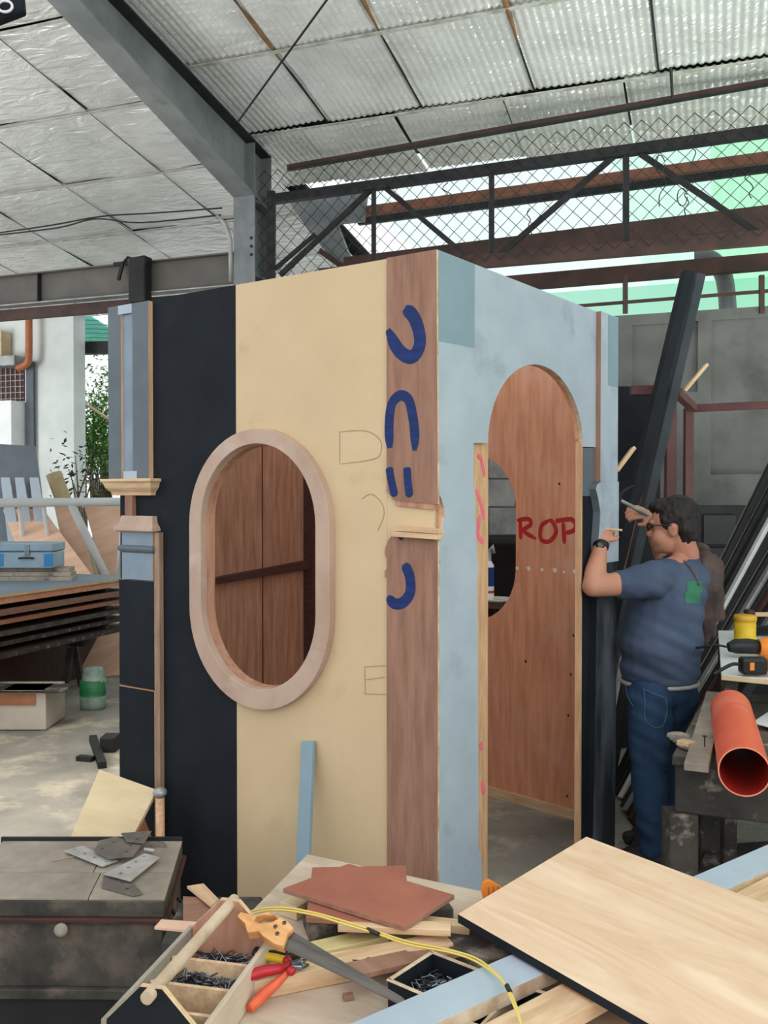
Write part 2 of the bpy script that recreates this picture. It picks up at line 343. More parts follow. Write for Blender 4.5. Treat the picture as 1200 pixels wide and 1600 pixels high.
edges = [KA-0.1] + seams + [seams[-1]+1.15, seams[-1]+2.3, seams[-1]+3.5]
bl1 = gb(onroof(600, 125)); bl2 = gb(onroof(560, 50))
for i in range(len(edges)-1):
    sheet('ceiling', edges[i]+.004, edges[i+1]-.004, 2.9, 7.02, M_FOIL, True, 0.014, i)
    sheet('ceiling', edges[i]+.006-(.25 if i else 0), edges[i+1]-.006-.25, 7.025, 7.98, M_FOIL2, True, 0.013, i+9, -0.015 - .02*(i % 2))
le = [KA-0.1, -4.9, -6.0, -7.1, -8.2, -9.3, -10.4, -11.5]
for i in range(len(le)-1):
    for j, (b0, b1) in enumerate(((2.9, 5.3), (5.3, 6.35), (6.35, 7.4), (7.4, 8.5), (8.5, 9.5), (9.5, 10.9))):
        sheet('ceiling', le[i+1]+.002, le[i]-.002, b0+.001, b1-.001, M_FOIL2, False, 0.0, i*7+j, 0.0)
m = MB()                                                  # outer metal roof above the foil
m.prism([[(-12, 2.85), (KA, 2.85), (KA, 10.95), (-12, 10.95)]], frame((0, 0, 0), AX, BX) , 5.42, 5.44)
m.prism([[(KA, 2.85), (4.2, 2.85), (4.2, 7.9), (KA, 7.9)]], FR, 5.42, 5.44)
for v in m.bm.verts:
    b = v.co.dot(BX); v.co.z += roofz(b) + 0.1 - 5.42
struct(m.build('ceiling', M_DSTEEL, M=T((0, 0, 4.8))), 'metal roof sheets')
def roofstrip(name, pa, pb, b, w, mt, zo=-0.012, lab=None):
    m = MB(); m.beam(ab(pa, b, roofz(b)+zo), ab(pb, b, roofz(b)+zo), w, .006); return struct(m.build(name, mt), lab)
M_TAPE = mat('grey_tape', S(176, 172, 164), S(128, 124, 116), 0.6, scale=12, bump=0.1)
M_TAPE2 = mat('foil_tape', S(200, 200, 192), S(150, 148, 140), .5, scale=8, bump=.1)
k = 0
for b in (7.02, bl2, bl2-1.15, 5.0):
    k += 1; roofstrip('trim_%d' % k, KA+.05, 4.0, b, .04, M_TAPE2, -.034, 'pale strip holding up the foil')
for b in (5.3, 6.35, 7.4, 8.5, 9.5):
    k += 1; roofstrip('trim_%d' % k, -11.5, KA-.12, b, .03, M_TAPE2, -.026, 'seam strip of the left ceiling')
M_RSTAIN = mat('rusty_seam', S(150, 110, 70), S(96, 78, 58), 0.7, scale=5, bump=0.2)
for a in seams:
    k += 1; m = MB(); m.beam(ab(a, 3, roofz(3)-.016), ab(a, 7.0, roofz(7)-.016), .014, .006); struct(m.build('trim_%d' % k, M_DSTEEL), 'dark gap between roof sheets')
    m = MB(); q0 = random.uniform(5.2, 5.9); m.tube([ab(a, q0, roofz(q0)-.02), ab(a+.01, q0+.35, roofz(q0+.35)-.02), ab(a, q0+.8, roofz(q0+.8)-.02)], [.003, .022, .003], 6)
    k += 1; struct(m.build('trim_%d' % k, M_RSTAIN), 'rust streak along a roof seam')
for a in le[1:]:
    k += 1; m = MB(); m.beam(ab(a, 3, roofz(3)-.02), ab(a, 10.8, roofz(10.8)-.02), .005, .004); struct(m.build('trim_%d' % k, M_DSTEEL), 'dark gap between foil panels')
# red-brown purlin near the eave, its rod and drip
def pbeam(name, p0, p1, w, h, mt, lab, cat, group=None, parts=None):
    M, L = beamM(p0, p1); m = MB(); m.box((L/2, 0, 0), (L, w, h), M); o = m.build(name, mt, None, M, .003); return tag(o, lab, cat, group)
pr = thing('roof_purlin', ab(-3.5, 7.28, 4.55), 'thin red-brown steel purlin running right under the foil roof', 'beam')
m = MB(); m.beam(onb(450, 262, 7.2), onb(1330, 105, 7.2), .04, .04); m.build('channel', M_RUST, pr)
m = MB(); m.beam(onb(450, 266, 7.17), onb(1330, 109, 7.17), .05, .008); m.build('flange', M_DSTEEL, pr)
tr_ = tag(MB().tube([onroof(515, -6, -.12), at(372, 190, 6.9)], .008, 6).build('tie_rod', M_DSTEEL), 'thin dark diagonal rod crossing in front of the foil roof', 'rod')
for px, py in ((1048, 105),):
    p = onroof(px, py, -.05); q = at(px+3, 155, p.y+.05)
    tag(MB().tube([p, q], .011, 6).build('hanger_rod', M_DSTEEL), 'short dark hanger between foil roof and red-brown purlin', 'rod')
# rafter with column (one welded frame)
rf = thing('portal_frame', ab(KA+.0, BT, 0), 'large grey painted steel rafter and column with tapered haunch', 'beam')
def wz(p): return p
zlo = lambda b: 4.19 + .22*(BT-b); zhi = lambda b: 4.66 + .14*(BT-b)
bs = [BT+.15, 6.0, 5.0, 4.0, 3.0]
Mr = frame(ab(KA, 0, 0), BX, ZX)
m = MB(); m.prism([[(b, zlo(b)) for b in bs] + [(b, zhi(b)) for b in reversed(bs)]], Mr, -.006, .006); m.build('rafter_web', M_STEEL, rf)
m = MB(); m.beam(ab(KA, BT+.15, zlo(BT+.15)), ab(KA, 3, zlo(3)), .20, .014); m.build('rafter_flange', M_STEEL, rf)
m = MB(); m.beam(ab(KA, BT+.15, zhi(BT+.15)), ab(KA, 3, zhi(3)), .20, .014); m.build('rafter_flange', M_DSTEEL, rf)
m = MB(); m.box((0, 0, 2.1), (.012, .30, 4.2), T(ab(KA, BT, 0)) @ FR.to_3x3().to_4x4()); m.build('column_web', M_STEEL, rf)
for s in (-1, 1):
    m = MB(); m.box((0, s*.15, 2.33), (.20, .014, 4.66), T(ab(KA, BT, 0)) @ FR.to_3x3().to_4x4()); m.build('column_flange', M_STEEL, rf)
for z in (3.55, 4.18):
    m = MB(); m.box((.05, 0, z), (.10, .28, .01), T(ab(KA, BT, 0)) @ FR.to_3x3().to_4x4()); m.build('stiffener', M_STEEL, rf)
for s in (0, 1, 2): m = MB(); m.box((.07, -.16, 3.72+s*.07), (.02, .012, .02), T(ab(KA, BT, 0)) @ FR.to_3x3().to_4x4()); m.build('bolt_head', M_DSTEEL, rf)
# lower conduit at the column
tag(MB().tube([at(338, 337, 7.7), at(352, 350, 7.7), at(360, 375, 7.7), at(361, 440, 7.7)], .018, 8).build('conduit', M_GALVB), 'curved grey conduit dropping beside the steel column', 'pipe')
# girder left of the column
gd = thing('girder', ab(-6, BT, 3.45), 'long grey steel girder running left from the column', 'beam')
m = MB(); m.beam(ab(KA-.1, BT, 3.645), ab(-9, BT, 3.645), .012, .27); m.build('web', M_GIRD, gd)
m = MB(); m.beam(ab(KA-.1, BT, 3.785), ab(-9, BT, 3.785), .12, .012); m.build('top_flange', M_GIRD, gd)
m = MB(); m.beam(ab(KA-.1, BT, 3.505), ab(-9, BT, 3.505), .12, .012); m.build('bottom_flange', M_GALVB, gd)
for a in (-6.05, -7.6):
    m = MB(); m.box((0, -.03, 3.645), (.012, .05, .27), T(ab(a, BT, 0)) @ FR.to_3x3().to_4x4()); m.build('stiffener', M_DSTEEL, gd)
tag(MB().beam(ab(KA-.12, BT+.05, 3.43), ab(-9, BT+.05, 3.43), .06, .10).build('rusty_angle', M_RUST, None), 'rusty brown steel angle under the long girder', 'beam')
# sleeve of cloth and clamp on girder
p = onb(222, 440, BT-.07)
m = MB(); rr = [(-.09, -.2), (.09, -.2), (.085, .1), (.10, .21), (-.09, .2)]
Mc = T(p) @ frame((0, 0, 0), AX, ZX)
m.prism([rr], Mc, -.03, .09); o = m.build('cloth_wrap', M_BLACK, bevel=.02); tag(o, 'black cloth wrapped over the grey girder', 'cloth')
ct = thing('clamp', onb(190, 440, BT-.09), 'black bar clamp perched on the girder beside the black cloth', 'clamp')
MB().beam(onb(178, 413, BT-.09), onb(222, 408, BT-.09), .02, .03).build('bar', M_BLACK, ct)
MB().beam(onb(192, 410, BT-.09), onb(185, 438, BT-.09), .02, .03).build('jaw', M_BLACK, ct)
MB().tube([onb(192, 412, BT-.10), onb(200, 402, BT-.10), onb(212, 406, BT-.10)], .014, 6).build('handle', M_BLACK, ct)
# cables across the left ceiling
def cable(pts, r, name, mt, lab): 
    P = catmull([tuple(p) for p in pts], 5); return tag(MB().tube(P, r, 6).build(name, mt), lab, 'cable')
cable([onb(-10, 365, 7.0), onb(80, 352, 7.0), onb(160, 338, 7.0), onb(240, 333, 7.0), onb(347, 325, 7.0)], .007, 'power_cable', M_RUBBER, 'upper black cable strung across the left ceiling')
cable([onb(-10, 368, 6.95), onb(90, 356, 6.95), onb(150, 342, 6.95), onb(220, 348, 6.95), onb(345, 336, 6.95)], .007, 'power_cable', M_RUBBER, 'lower black cable sagging across the left ceiling')
# ---------------- truss with chain link in the right bay
ts = thing('steel_truss', ab(-1, BT, 3.45), 'dark steel truss spanning right above the grey wall', 'truss')
def tb(n, p, q, w, h, mt=M_DSTEEL): m = MB(); m.beam(onb(*p, BT), onb(*q, BT), w, h); return m.build(n, mt, ts)
tb('top_chord', (425, 312), (1260, 197), .07, .075)
tb('bottom_chord', (500, 430), (1260, 366), .07, .10, M_RUST)
tb('post', (424, 300), (424, 445), .07, .075)
for x, y0, y1 in ((584, 292, 415), (768, 262, 410), (978, 238, 395)): tb('post', (x, y0), (x, y1), .04, .04)
for p, q in (((584, 292), (438, 430)), ((600, 292), (738, 408)), ((962, 242), (762, 415)), ((1000, 240), (1230, 395))): tb('diagonal', p, q, .035, .04)
tb('diagonal', (493, 366), (430, 420), .03, .03)
# chain link: two families of zigzag wires
a0, a1, z0, z1 = KA+.08, 1.2, 3.52, 4.50; step = .062
m = MB(); cols = int((a1-a0)/step)
for c in range(cols):
    for s in (0,):
        pts = []; n = int((z1-z0)/step)
        for j in range(n+1): pts.append(ab(a0 + (c + ((j+c) % 2))*step, BT-.06+.006*((j+s) % 2), z0 + j*step))
        if s == 0: m.tube(pts, .0040, 3, cap=False)
o = m.build('chain_link_mesh', M_WIRE); tag(o, 'sagging chain link wire mesh fixed over the dark truss', 'wire mesh')
# bits of wire hanging from the mesh
random.seed(3)
for i, (x, y, l) in enumerate(((828, 325, 45), (1035, 228, 95), (1070, 280, 60), (1170, 270, 40), (1082, 200, 60), (700, 285, 50))):
    pts = [onb(x, y, BT-.09)]
    for j in range(5): pts.append(onb(x + random.uniform(-9, 9), y + l*(j+1)/5, BT-.09))
    m = MB(); m.tube(catmull([tuple(p) for p in pts], 3), .004, 5)
    if i in (1, 2): m.tube(catmull([tuple(onb(x+8*math.cos(t)-4, y+28+14*math.sin(t), BT-.1)) for t in (0, 1, 2, 3, 4, 5, 6)], 2), .004, 5)
    tag(m.build('wire_scrap', M_WIRE), ['wire scrap dangling left of the middle post', 'longest tangle of wire hanging from the top chord', 'looped wire tangle hanging under the diagonal', 'short wire hook hanging at far right of mesh', 'thin wire dangling high at the right', 'thin wire hanging left of the mesh centre'][i], 'wire', 'wire scraps on the mesh')
# second roof beyond: translucent sheets on purlins
rows = [(-3.7, -1.9, M_TWHITE), (-1.9, -1.0, M_TWHITE), (-1.0, -.1, M_TPALE), (-.1, 3.2, M_TGREEN), (3.2, 5.0, M_TGREEN)]
for i, (u0, u1, mt) in enumerate(rows):
    bm = bmesh.new(); R = []; n = int((u1-u0)/.02)
    for b in (8.1, 9, 10, 11, 12, 13, 14.5):
        R.append([bm.verts.new(V((u0+(u1-u0)*j/n, b, 4.95-.03*(b-8.1)+.012*math.sin((u0+(u1-u0)*j/n)*50)))) for j in range(n+1)])
    for r0, r1 in zip(R, R[1:]):
        for j in range(n): f = bm.faces.new((r0[j], r0[j+1], r1[j+1], r1[j])); f.smooth = True
    me = bpy.data.meshes.new('rear_ceiling'); bm.to_mesh(me); bm.free(); me.materials.append(mt)
    o = bpy.data.objects.new('ceiling', me); COL.objects.link(o); o.matrix_basis = FR; WM[o.name] = FR.copy(); struct(o, 'translucent rear roof sheets')
def fb(name, px0, px1, b, w, h, mt, lab, grp):
    M, L = beamM(onb(*px0, b), onb(*px1, b)); m = MB(); m.box((L/2, 0, 0), (L, w, h), M); return tag(m.build(name, mt, None, M, .004), lab, 'beam', grp)
G = 'purlins of the rear roof'
fb('steel_purlin', (560, 332), (1260, 238), 8.3, .06, .09, M_ORRUST, 'orange-brown purlin seen through the mesh, topmost of four', G)
fb('steel_purlin', (560, 344), (1260, 252), 8.6, .06, .10, M_DSTEEL, 'dark purlin just below the orange-brown one', G)
fb('steel_beam', (540, 418), (1260, 332), 8.0, .10, .17, M_RUST, 'thick rust-brown beam seen through the lower mesh', G)
fb('steel_beam', (700, 452), (1260, 404), 8.0, .08, .13, M_RUST, 'brown beam just above the green strip of light', G)
# grey wall behind at right with recessed panels
BW = 7.75
def wpt(px, py): p = onb(px, py, BW); return (ga(p), p.z)
Mw = frame(ab(0, BW, 0), AX, ZX)     # local x = a, y = z, local z = toward camera (-BX)
wt = wpt(1000, 491)[1]
rec = []
for (x0, y0, x1, y1) in ((988, 508, 1090, 612), (1112, 500, 1330, 740), (700, 520, 960, 700)):
    A = wpt(x0, y0); B = wpt(x1, y1); rec.append([(A[0], A[1]), (B[0], A[1]), (B[0], B[1]), (A[0], B[1])])
m = MB(); m.prism([[(-3.7, 0), (3.4, 0), (3.4, wt), (-3.7, wt)]] + rec, Mw, -.03, 0, 0)
m.prism([[(-3.7, 0), (3.4, 0), (3.4, wt-.02), (-3.7, wt-.02)]], Mw, -.15, -.031, 0)
struct(m.build('wall_back', M_CONC, None, Mw), 'grey concrete wall with recessed panels')
m = MB(); m.box((0, 0, 0), (.16, 2.4, 4.2), T(ab(3.45, 6.5, 2.1)) @ FR.to_3x3().to_4x4()); struct(m.build('wall_right_blocker', M_CONC), 'unseen grey side wall added to darken the right side')  # unseen wall, added to block light from the right
# bars in the opening above the grey wall
wb = thing('window_bars', ab(1, BW, wt), 'dark bars across the green lit strip above the wall', 'bars')
for i, ((x, y), (x2, y2)) in enumerate((((880, 480), (1260, 450)), )):
    MB().beam(onb(x, y, BW), onb(x2, y2, BW), .02, .025).build('rail', M_RUST, wb)
for x in (977, 1190): MB().beam(onb(x, 430, BW), onb(x, 490, BW), .035, .03, up=(0, 1, 0)).build('upright', M_RUST, wb)
# arched duct beyond the opening
pts = [onb(1085, 405, 8.4), onb(1110, 405, 8.4), onb(1128, 425, 8.4), onb(1135, 455, 8.4), onb(1138, 500, 8.4)]
tag(MB().tube(catmull([tuple(p) for p in pts], 5), .075, 10).build('duct', M_STEEL), 'grey curved duct in front of the green daylight', 'pipe')
m = MB(); m.box((0, 0, 0), (9.5, .05, 3.2), T(ab(1.6, 13.8, 3.1)) @ FR.to_3x3().to_4x4()); struct(m.build('wall_rear', M_TPALE), 'pale green translucent rear cladding')
hq = [onb(x, y, 8.25) for x, y in ((446, 306), (574, 300), (569, 346), (528, 350), (556, 424), (536, 424), (487, 366))]
hn = thing('rear_haunch', ab(ga(hq[0]), 8.25, 3.6), 'grey steel haunch of the next frame seen through the mesh', 'beam')
m = MB(); m.prism([[(ga(p), p.z) for p in hq]], frame(ab(0, 8.25, 0), AX, ZX), -.03, .03); m.build('plate', M_STEEL, hn)
MB().beam(onb(500, 392, 8.2), onb(545, 424, 8.2), .05, .05).build('brace', M_RUST, hn)
# ---------------- far left: white wall pier, yard
Bl = 10.6
def lw(px, py): p = onb(px, py, Bl); return (ga(p), p.z)
Ml = frame(ab(0, Bl, 0), AX, ZX)
xr = lw(115, 600)[0]; xl = lw(-260, 600)[0]; wx0 = lw(-120, 600)[0]; wx1 = lw(40, 600)[0]
zt = lw(60, 572)[1]; zb = lw(60, 626)[1]
m = MB(); m.prism([[(xl, 0), (xr, 0), (xr, 4.4), (xl, 4.4)], [(wx0, zb), (wx1, zb), (wx1, zt), (wx0, zt)]], Ml, -.25, 0); struct(m.build('wall_left', M_WHITEW, None, Ml), 'white painted workshop wall')
wg = tag(thing('wire_grille', ab((wx0+wx1)/2, Bl, zb), 'square wire grille over dark opening in the white wall', 'grille'), kind=None)
m = MB(); m.box((0, 0, 0), (wx1-wx0, .01, zt-zb), T(ab((wx0+wx1)/2, Bl-.012, (zb+zt)/2)) @ FR.to_3x3().to_4x4()); m.build('dark_backing', M_DWOOD, wg)
m = MB()
for i in range(int((wx1-wx0)/.085)): m.beam(ab(wx0+.04+i*.085, Bl-.03, zb), ab(wx0+.04+i*.085, Bl-.03, zt), .008, .008)
for i in range(5): m.beam(ab(wx0, Bl-.03, zb+.04+i*.085), ab(wx1, Bl-.03, zb+.04+i*.085), .008, .008)
m.build('wires', M_GALVB, wg)
dj = lw(52, 600)[0]
m = MB(); m.beam(ab(dj, Bl-.05, 0), ab(dj, Bl-.05, lw(50, 566)[1]), .10, .09); struct(m.build('trim_60', M_DBLUE), 'grey door post at the white wall')
def lbox(name, x0, y0, x1, y1, d, mt, lab, cat, b=Bl-.02, bevel=.01):
    A = onb(x0, y0, b); B = onb(x1, y1, b); m = MB(); c = (A+B)/2 - BX*d/2
    m.box((0, 0, 0), (abs(ga(B)-ga(A)), d, abs(A.z-B.z)), T(c) @ FR.to_3x3().to_4x4()); o = m.build(name, mt, bevel=bevel); return tag(o, lab, cat)
cb = lbox('wall_cabinet', -120, 636, 46, 760, .35, M_WHITE, 'white metal cabinet below the wire grille', 'cabinet')
ac = lbox('junction_box', -60, 526, 18, 560, .2, M_CREAMP, 'small beige box high on the white wall', 'box')
lbox('wall_shelf', -80, 566, 42, 574, .25, M_GALVB, 'narrow grey shelf under the beige box', 'shelf')
pc = [onb(46, 408, Bl-.2), onb(45, 480, Bl-.2), onb(45, 550, Bl-.2), onb(42, 568, Bl-.2), onb(28, 575, Bl-.2)]
dp = thing('downpipe', onb(46, 575, Bl-.2), 'orange-brown pipe running down the white wall', 'pipe')
MB().tube(catmull([tuple(p) for p in pc], 4), .05, 10).build('pipe', M_COPPER, dp)
MB().tube([onb(46, 412, Bl-.2), onb(46, 430, Bl-.2)], .075, 10).build('coupling', M_COPPER, dp)
# yard seen through the gap
tb_ = tag(MB().beam(onb(108, 545, 11), onb(260, 541, 11), .15, .17).build('dark_beam', M_DSTEEL), 'dark horizontal beam between white wall and blue-black booth', 'beam')
tr2 = thing('neighbour_roof', onb(150, 500, 13.5), 'teal green net-covered roof outside in the yard', 'roof')
M_ = frame(onb(112, 530, 13.5), AX, V((0, 0, 1)))
pp = [onb(112, 486, 13.5), onb(128, 486, 13.5), onb(185, 522, 13.5), onb(240, 530, 13.5), onb(240, 540, 13.5), onb(100, 540, 13.5)]
I = M_.inverted(); m = MB(); m.prism([[((I@p).x, (I@p).y) for p in pp]], M_, -.1, 0); m.build('roof_sheet', M_TEAL, tr2)
m = MB()
for i in range(7): m.beam(onb(112, 492+i*7, 13.4), onb(140+i*14, 494+i*7, 13.4), .01, .015)
m.build('battens', M_DBLUE, tr2)
m = MB(); m.box((0, 0, 0), (6, .1, 1.05), T(ab(-7, 13.9, .52)) @ FR.to_3x3().to_4x4()); struct(m.build('wall_yard', M_WHITEW), 'white yard wall')
random.seed(11)
def bush(px, py, b, r, n, lab, mt=M_LEAF, name='shrub', cat='plant', sq=1.4):
    c = onb(px, py, b); t = thing(name, (c.x, c.y, 0), lab, cat)
    m = MB()
    for k in range(7):
        e = c + V((random.uniform(-r, r), random.uniform(-.3, .3), random.uniform(-.2, r*sq)))
        m.tube([V((c.x+.02*k, c.y, 0)), V((c.x+.03*k-.1, c.y, c.z*.75)), c+(e-c)*.6], [.02, .014, .005], 5)
    m.build('stems', M_BARK, t)
    m = MB()
    for k in range(n):
        d = V((random.gauss(0, .5), random.gauss(0, .5), random.gauss(0, .5)*sq))*r; p = c + d
        u = V((random.uniform(-1, 1), random.uniform(-1, 1), random.uniform(-.6, .6))).normalized(); v = u.cross(V((random.random(), random.random(), 1))).normalized()
        L = random.uniform(.05, .13); m._new([p, p+u*L*.5+v*L*.2, p+u*L, p+u*L*.5-v*L*.2], [(0, 1, 2, 3)])
    m.build('foliage', mt, t)
bush(150, 690, 12.6, .5, 3200, 'leafy green shrub growing in the yard gap')
bush(165, 640, 13.0, .45, 1100, 'taller thin-leaved tree behind the shrub', mat('pale_leaf', S(150, 190, 110), S(90, 130, 70), .6, scale=5, bump=0), 'small_tree', 'tree', 2.0)
bush(125, 735, 10.1, .3, 160, 'sprawling dark-leaved branch beside the white wall', mat('dark_leaf', S(50, 60, 44), S(34, 40, 32), .6, scale=5, bump=0), 'shrub')
tag(MB().tube([onb(114, 618, 12), onb(215, 685, 12)], .025, 8).build('bamboo_pole', M_CREAMP), 'pale bamboo pole slanting across the yard gap', 'pole')
# ================================================================ BOOTH
C0 = V((0.18, 3.05, 0)); UL = V((-.831, .556, 0)).normalized(); UR = V((.596, .803, 0)).normalized()
NL = V((-UL.y, UL.x, 0)); NR = V((UR.y, -UR.x, 0))
NL = NL if NL.dot(V((0, -1, 0))) > 0 else -NL
HB = 2.49
booth = thing('stage_booth', (0.18, 3.05, 0), 'tall open-topped plywood booth with oval window and arched doorway', 'booth')
# frames: local x along wall, y up, z = away from camera for left wall; for right wall z toward camera side
FL = frame(C0, UL, ZX); FRW = frame(C0, UR, ZX)
def Lq(px, py, off=0.0):      # point on left face plane (offset toward camera) in local 2D
    p = FL.inverted() @ onp(px, py, C0 + NL*off, NL); return (p.x, p.y)
def Rq(px, py, off=0.0):
    p = FRW.inverted() @ onp(px, py, C0 + NR*off, NR); return (p.x, p.y)
zL = -1 if FL.col[2].to_3d().dot(NL) < 0 else 1      # sign so that zL*off is toward camera
zR = -1 if FRW.col[2].to_3d().dot(NR) < 0 else 1
def lpl(name, loops, z0, z1, mt, par=booth, mside=None, bevel=0):
    m = MB(); m.prism(loops, FL, zL*z0, zL*z1, 0, 1 if mside else None); return m.build(name, [mt, mside] if mside else mt, par, FL, bevel)
def rpl(name, loops, z0, z1, mt, par=booth, mside=None, bevel=0):
    m = MB(); m.prism(loops, FRW, zR*z0, zR*z1, 0, 1 if mside else None); return m.build(name, [mt, mside] if mside else mt, par, FRW, bevel)
def lx(px, off=0.0): return Lq(px, 775, off)[0]
def rx(px, off=0.0): return Rq(px, 775, off)[0]
def stadium(cx, cz, rx_, h, n=20):
    out = []; st = h/2 - rx_*1.06
    for k in range(n+1): t = math.pi*k/n; out.append((cx + rx_*math.cos(t), cz + st + rx_*1.06*math.sin(t)))
    for k in range(n+1): t = math.pi + math.pi*k/n; out.append((cx + rx_*math.cos(t), cz - st + rx_*1.06*math.sin(t)))
    return out
xb = lx(605); xy = lx(369); xk = lx(247); xe = lx(187.5)
oc = (lx(503, .0)+lx(322, .0))/2; orr = (lx(322)-lx(503))/2; ozc = 1.415; oh = .93
hole = stadium(oc, ozc, orr, oh)
# split the hole at the yellow / black seam
top = HB
def side(loop, x, keep_less):
    out = []
    for i, p in enumerate(loop):
        q = loop[(i+1) % len(loop)]; a = p[0] <= x; b = q[0] <= x
        if a == keep_less: out.append(p)
        if a != b: t = (x-p[0])/(q[0]-p[0]); out.append((x, p[1]+t*(q[1]-p[1])))
    return out
inner = side(hole, xy, True); outerh = side(hole, xy, False)
def cut_panel(x0, x1, holepart, right):
    hs = sorted(holepart, key=lambda p: math.atan2(p[1]-ozc, p[0]-xy))
    arc = [p for p in holepart]
    zs = [p[1] for p in arc if abs(p[0]-xy) < 1e-6]; zlo_, zhi_ = min(zs), max(zs)
    mid = [p for p in arc if abs(p[0]-xy) > 1e-6]; mid.sort(key=lambda p: math.atan2(p[1]-ozc, abs(p[0]-xy)))
    if right: return [(x0, 0), (x1, 0), (x1, zlo_)] + mid + [(x1, zhi_), (x1, top), (x0, top)]
    return [(x0, 0), (x0, zlo_)] + mid + [(x0, zhi_), (x0, top), (x1, top), (x1, 0)]
lpl('yellow_panel', [cut_panel(xb, xy-.001, inner, True)], -.018, 0, M_YEL, mside=M_EDGE)['label'] = 'pale yellow painted plywood panel'
lpl('black_panel', [cut_panel(xy+.001, xe, outerh, False)], -.018, -.001, M_NAVY, mside=M_EDGE)['label'] = 'blue-black painted plywood panel'
lpl('yellow_panel', [[(0.02, 0), (xb, 0), (xb, top), (0.02, top)]], -.018, -.001, M_YEL, mside=M_EDGE)
# oval frame: outer ring proud of the face and reveal lining
ring_o = stadium(oc, ozc-.01, orr+.060, oh+.125, 28); 
o = lpl('oval_frame', [ring_o, stadium(oc, ozc, orr-.004, oh-.008, 28)], .0, .035, M_FRAME, bevel=.012); o['label'] = 'raised milled wood ring around the oval window'
lpl('oval_lining', [stadium(oc, ozc, orr+.001, oh+.002, 28), stadium(oc, ozc, orr-.008, oh-.016, 28)], -.04, .002, M_INPLY)
# brown pilaster board, raised (front), split by the missing moulding block
OFF = .012
prL = [(605, 410), (605, 740), (604, 765), (611, 775), (616, 782)]
ub = [Lq(x, y, OFF) for x, y in ((604, 380), (604, 764), (603, 766), (611, 775), (614, 781), (684, 788), (682, 380))]; ub[0] = (ub[0][0], HB); ub[-1] = (ub[-1][0], HB)
lpl('brown_board', [ub], 0.001, OFF, M_BROWN, mside=M_EDGE)
lb = [Lq(x, y, OFF) for x, y in ((614, 835), (607, 843), (602, 855), (601, 865), (604, 874), (604, 888), (601, 893), (601, 902), (604, 903), (605, 1340), (684, 1345), (684, 846))]
lb[9] = (lb[9][0], 0.0); lb[10] = (lb[10][0], 0.0)
lpl('brown_board', [lb], 0.001, OFF, M_BROWN, mside=M_EDGE)
for k, (y0, y1) in enumerate(((822, 829), (830, 838))):
    q = [Lq(x, y, OFF+.03) for x, y in ((613-k*2, y0), (683, y0+5), (683, y1+5), (613-k*2, y1))]; lpl('wood_batten', [q], 0, OFF+.03, M_PINE)
low_board = bpy.data.objects['brown_board.001']; up_board = bpy.data.objects['brown_board']
q = [Lq(x, y, OFF) for x, y in ((616, 781), (684, 788), (684, 797), (618, 790))]; lpl('cut_edge', [q], 0, OFF-.004, M_INPLY)
# painted strokes on the brown board
def lstroke(name, pts, wpx, mt, off=OFF, par=booth, wz=None):
    P = [Lq(x, y, off) for x, y in pts]; s = (V((*Lq(pts[0][0], pts[0][1], off), 0)) - V((*Lq(pts[0][0], pts[0][1]+10, off), 0))).length/10
    m = MB(); m.ribbon(P, wpx*s*(1.25 if wpx > 4 else 1), FL, zL*off, zL*(off+.0012)); return m.build(name, mt, par, FL)
lstroke('painted_numeral', [(632, 482), (645, 493), (654, 515), (656, 538), (647, 556), (634, 556), (620, 543), (606, 515)], 17, M_PAINTB, par=up_board)
lstroke('painted_numeral', [(609, 700), (608, 665), (612, 632), (625, 618), (638, 624), (644, 645), (648, 675), (648, 704)], 13, M_PAINTB, par=up_board)
lstroke('painted_numeral', [(608, 730), (611, 748), (617, 776)], 11, M_PAINTB, par=up_board)
lstroke('painted_numeral', [(636, 730), (637, 748), (640, 777)], 11, M_PAINTB, par=up_board)
lstroke('painted_numeral', [(632, 881), (640, 900), (641, 925), (630, 941), (616, 943), (606, 932)], 14, M_PAINTB, par=low_board)
lstroke('painted_numeral', [(624, 838), (629, 843)], 5, M_PAINTB, par=low_board)
# pencil marks on the yellow panel
for pts in ([(531, 675), (531, 724)], [(529, 675), (570, 673), (592, 685), (596, 702), (585, 717), (531, 725)], [(590, 830), (600, 805), (596, 785), (580, 772), (565, 780)],
            [(568, 1042), (604, 1040)], [(570, 1042), (571, 1084)], [(568, 1084), (604, 1085)], [(572, 1062), (602, 1058)]):
    lstroke('pencil_mark', pts, 1.4, M_PENCIL, 0.0, par=bpy.data.objects['yellow_panel'])
# pilaster at the far left end
PO = .022
def lrect(name, x0, x1, z0, z1, d0, d1, mt, mside=None, bevel=0): return lpl(name, [[(x0, z0), (x1, z0), (x1, z1), (x0, z1)]], d0, d1, mt, mside=mside, bevel=bevel)
def zl(px, py, off=0.0): return Lq(px, py, off)[1]
xp0 = lx(233, PO); xp1 = lx(172, PO)
zs = zl(210, 750, PO); zn1 = zl(210, 775, PO)
lrect('pilaster_back', xp0, xp1, zs, HB-.01, -.018, PO-.012, M_DBLUE, M_PINEY)['label'] = 'slate grey pilaster with raw wood edge'
zbl = zl(205, 905, PO)
for (a, b) in ((lx(233, PO), lx(208, PO)), (lx(190, PO), lx(170, PO))): lrect('pilaster_stile', a, b, zs, HB-.01, PO-.012, PO, M_DBLUE, M_PINEY)
lrect('pilaster_field', lx(208, PO), lx(190, PO), zs, HB-.05, PO-.012, PO-.010, mat('mid_blue_grey', S(138, 154, 170), None, .6, bump=.03))
lrect('pilaster_block', lx(207, PO), lx(186, PO), zl(196, 490, PO), HB-.01, PO-.012, PO+.001, M_BLUE)
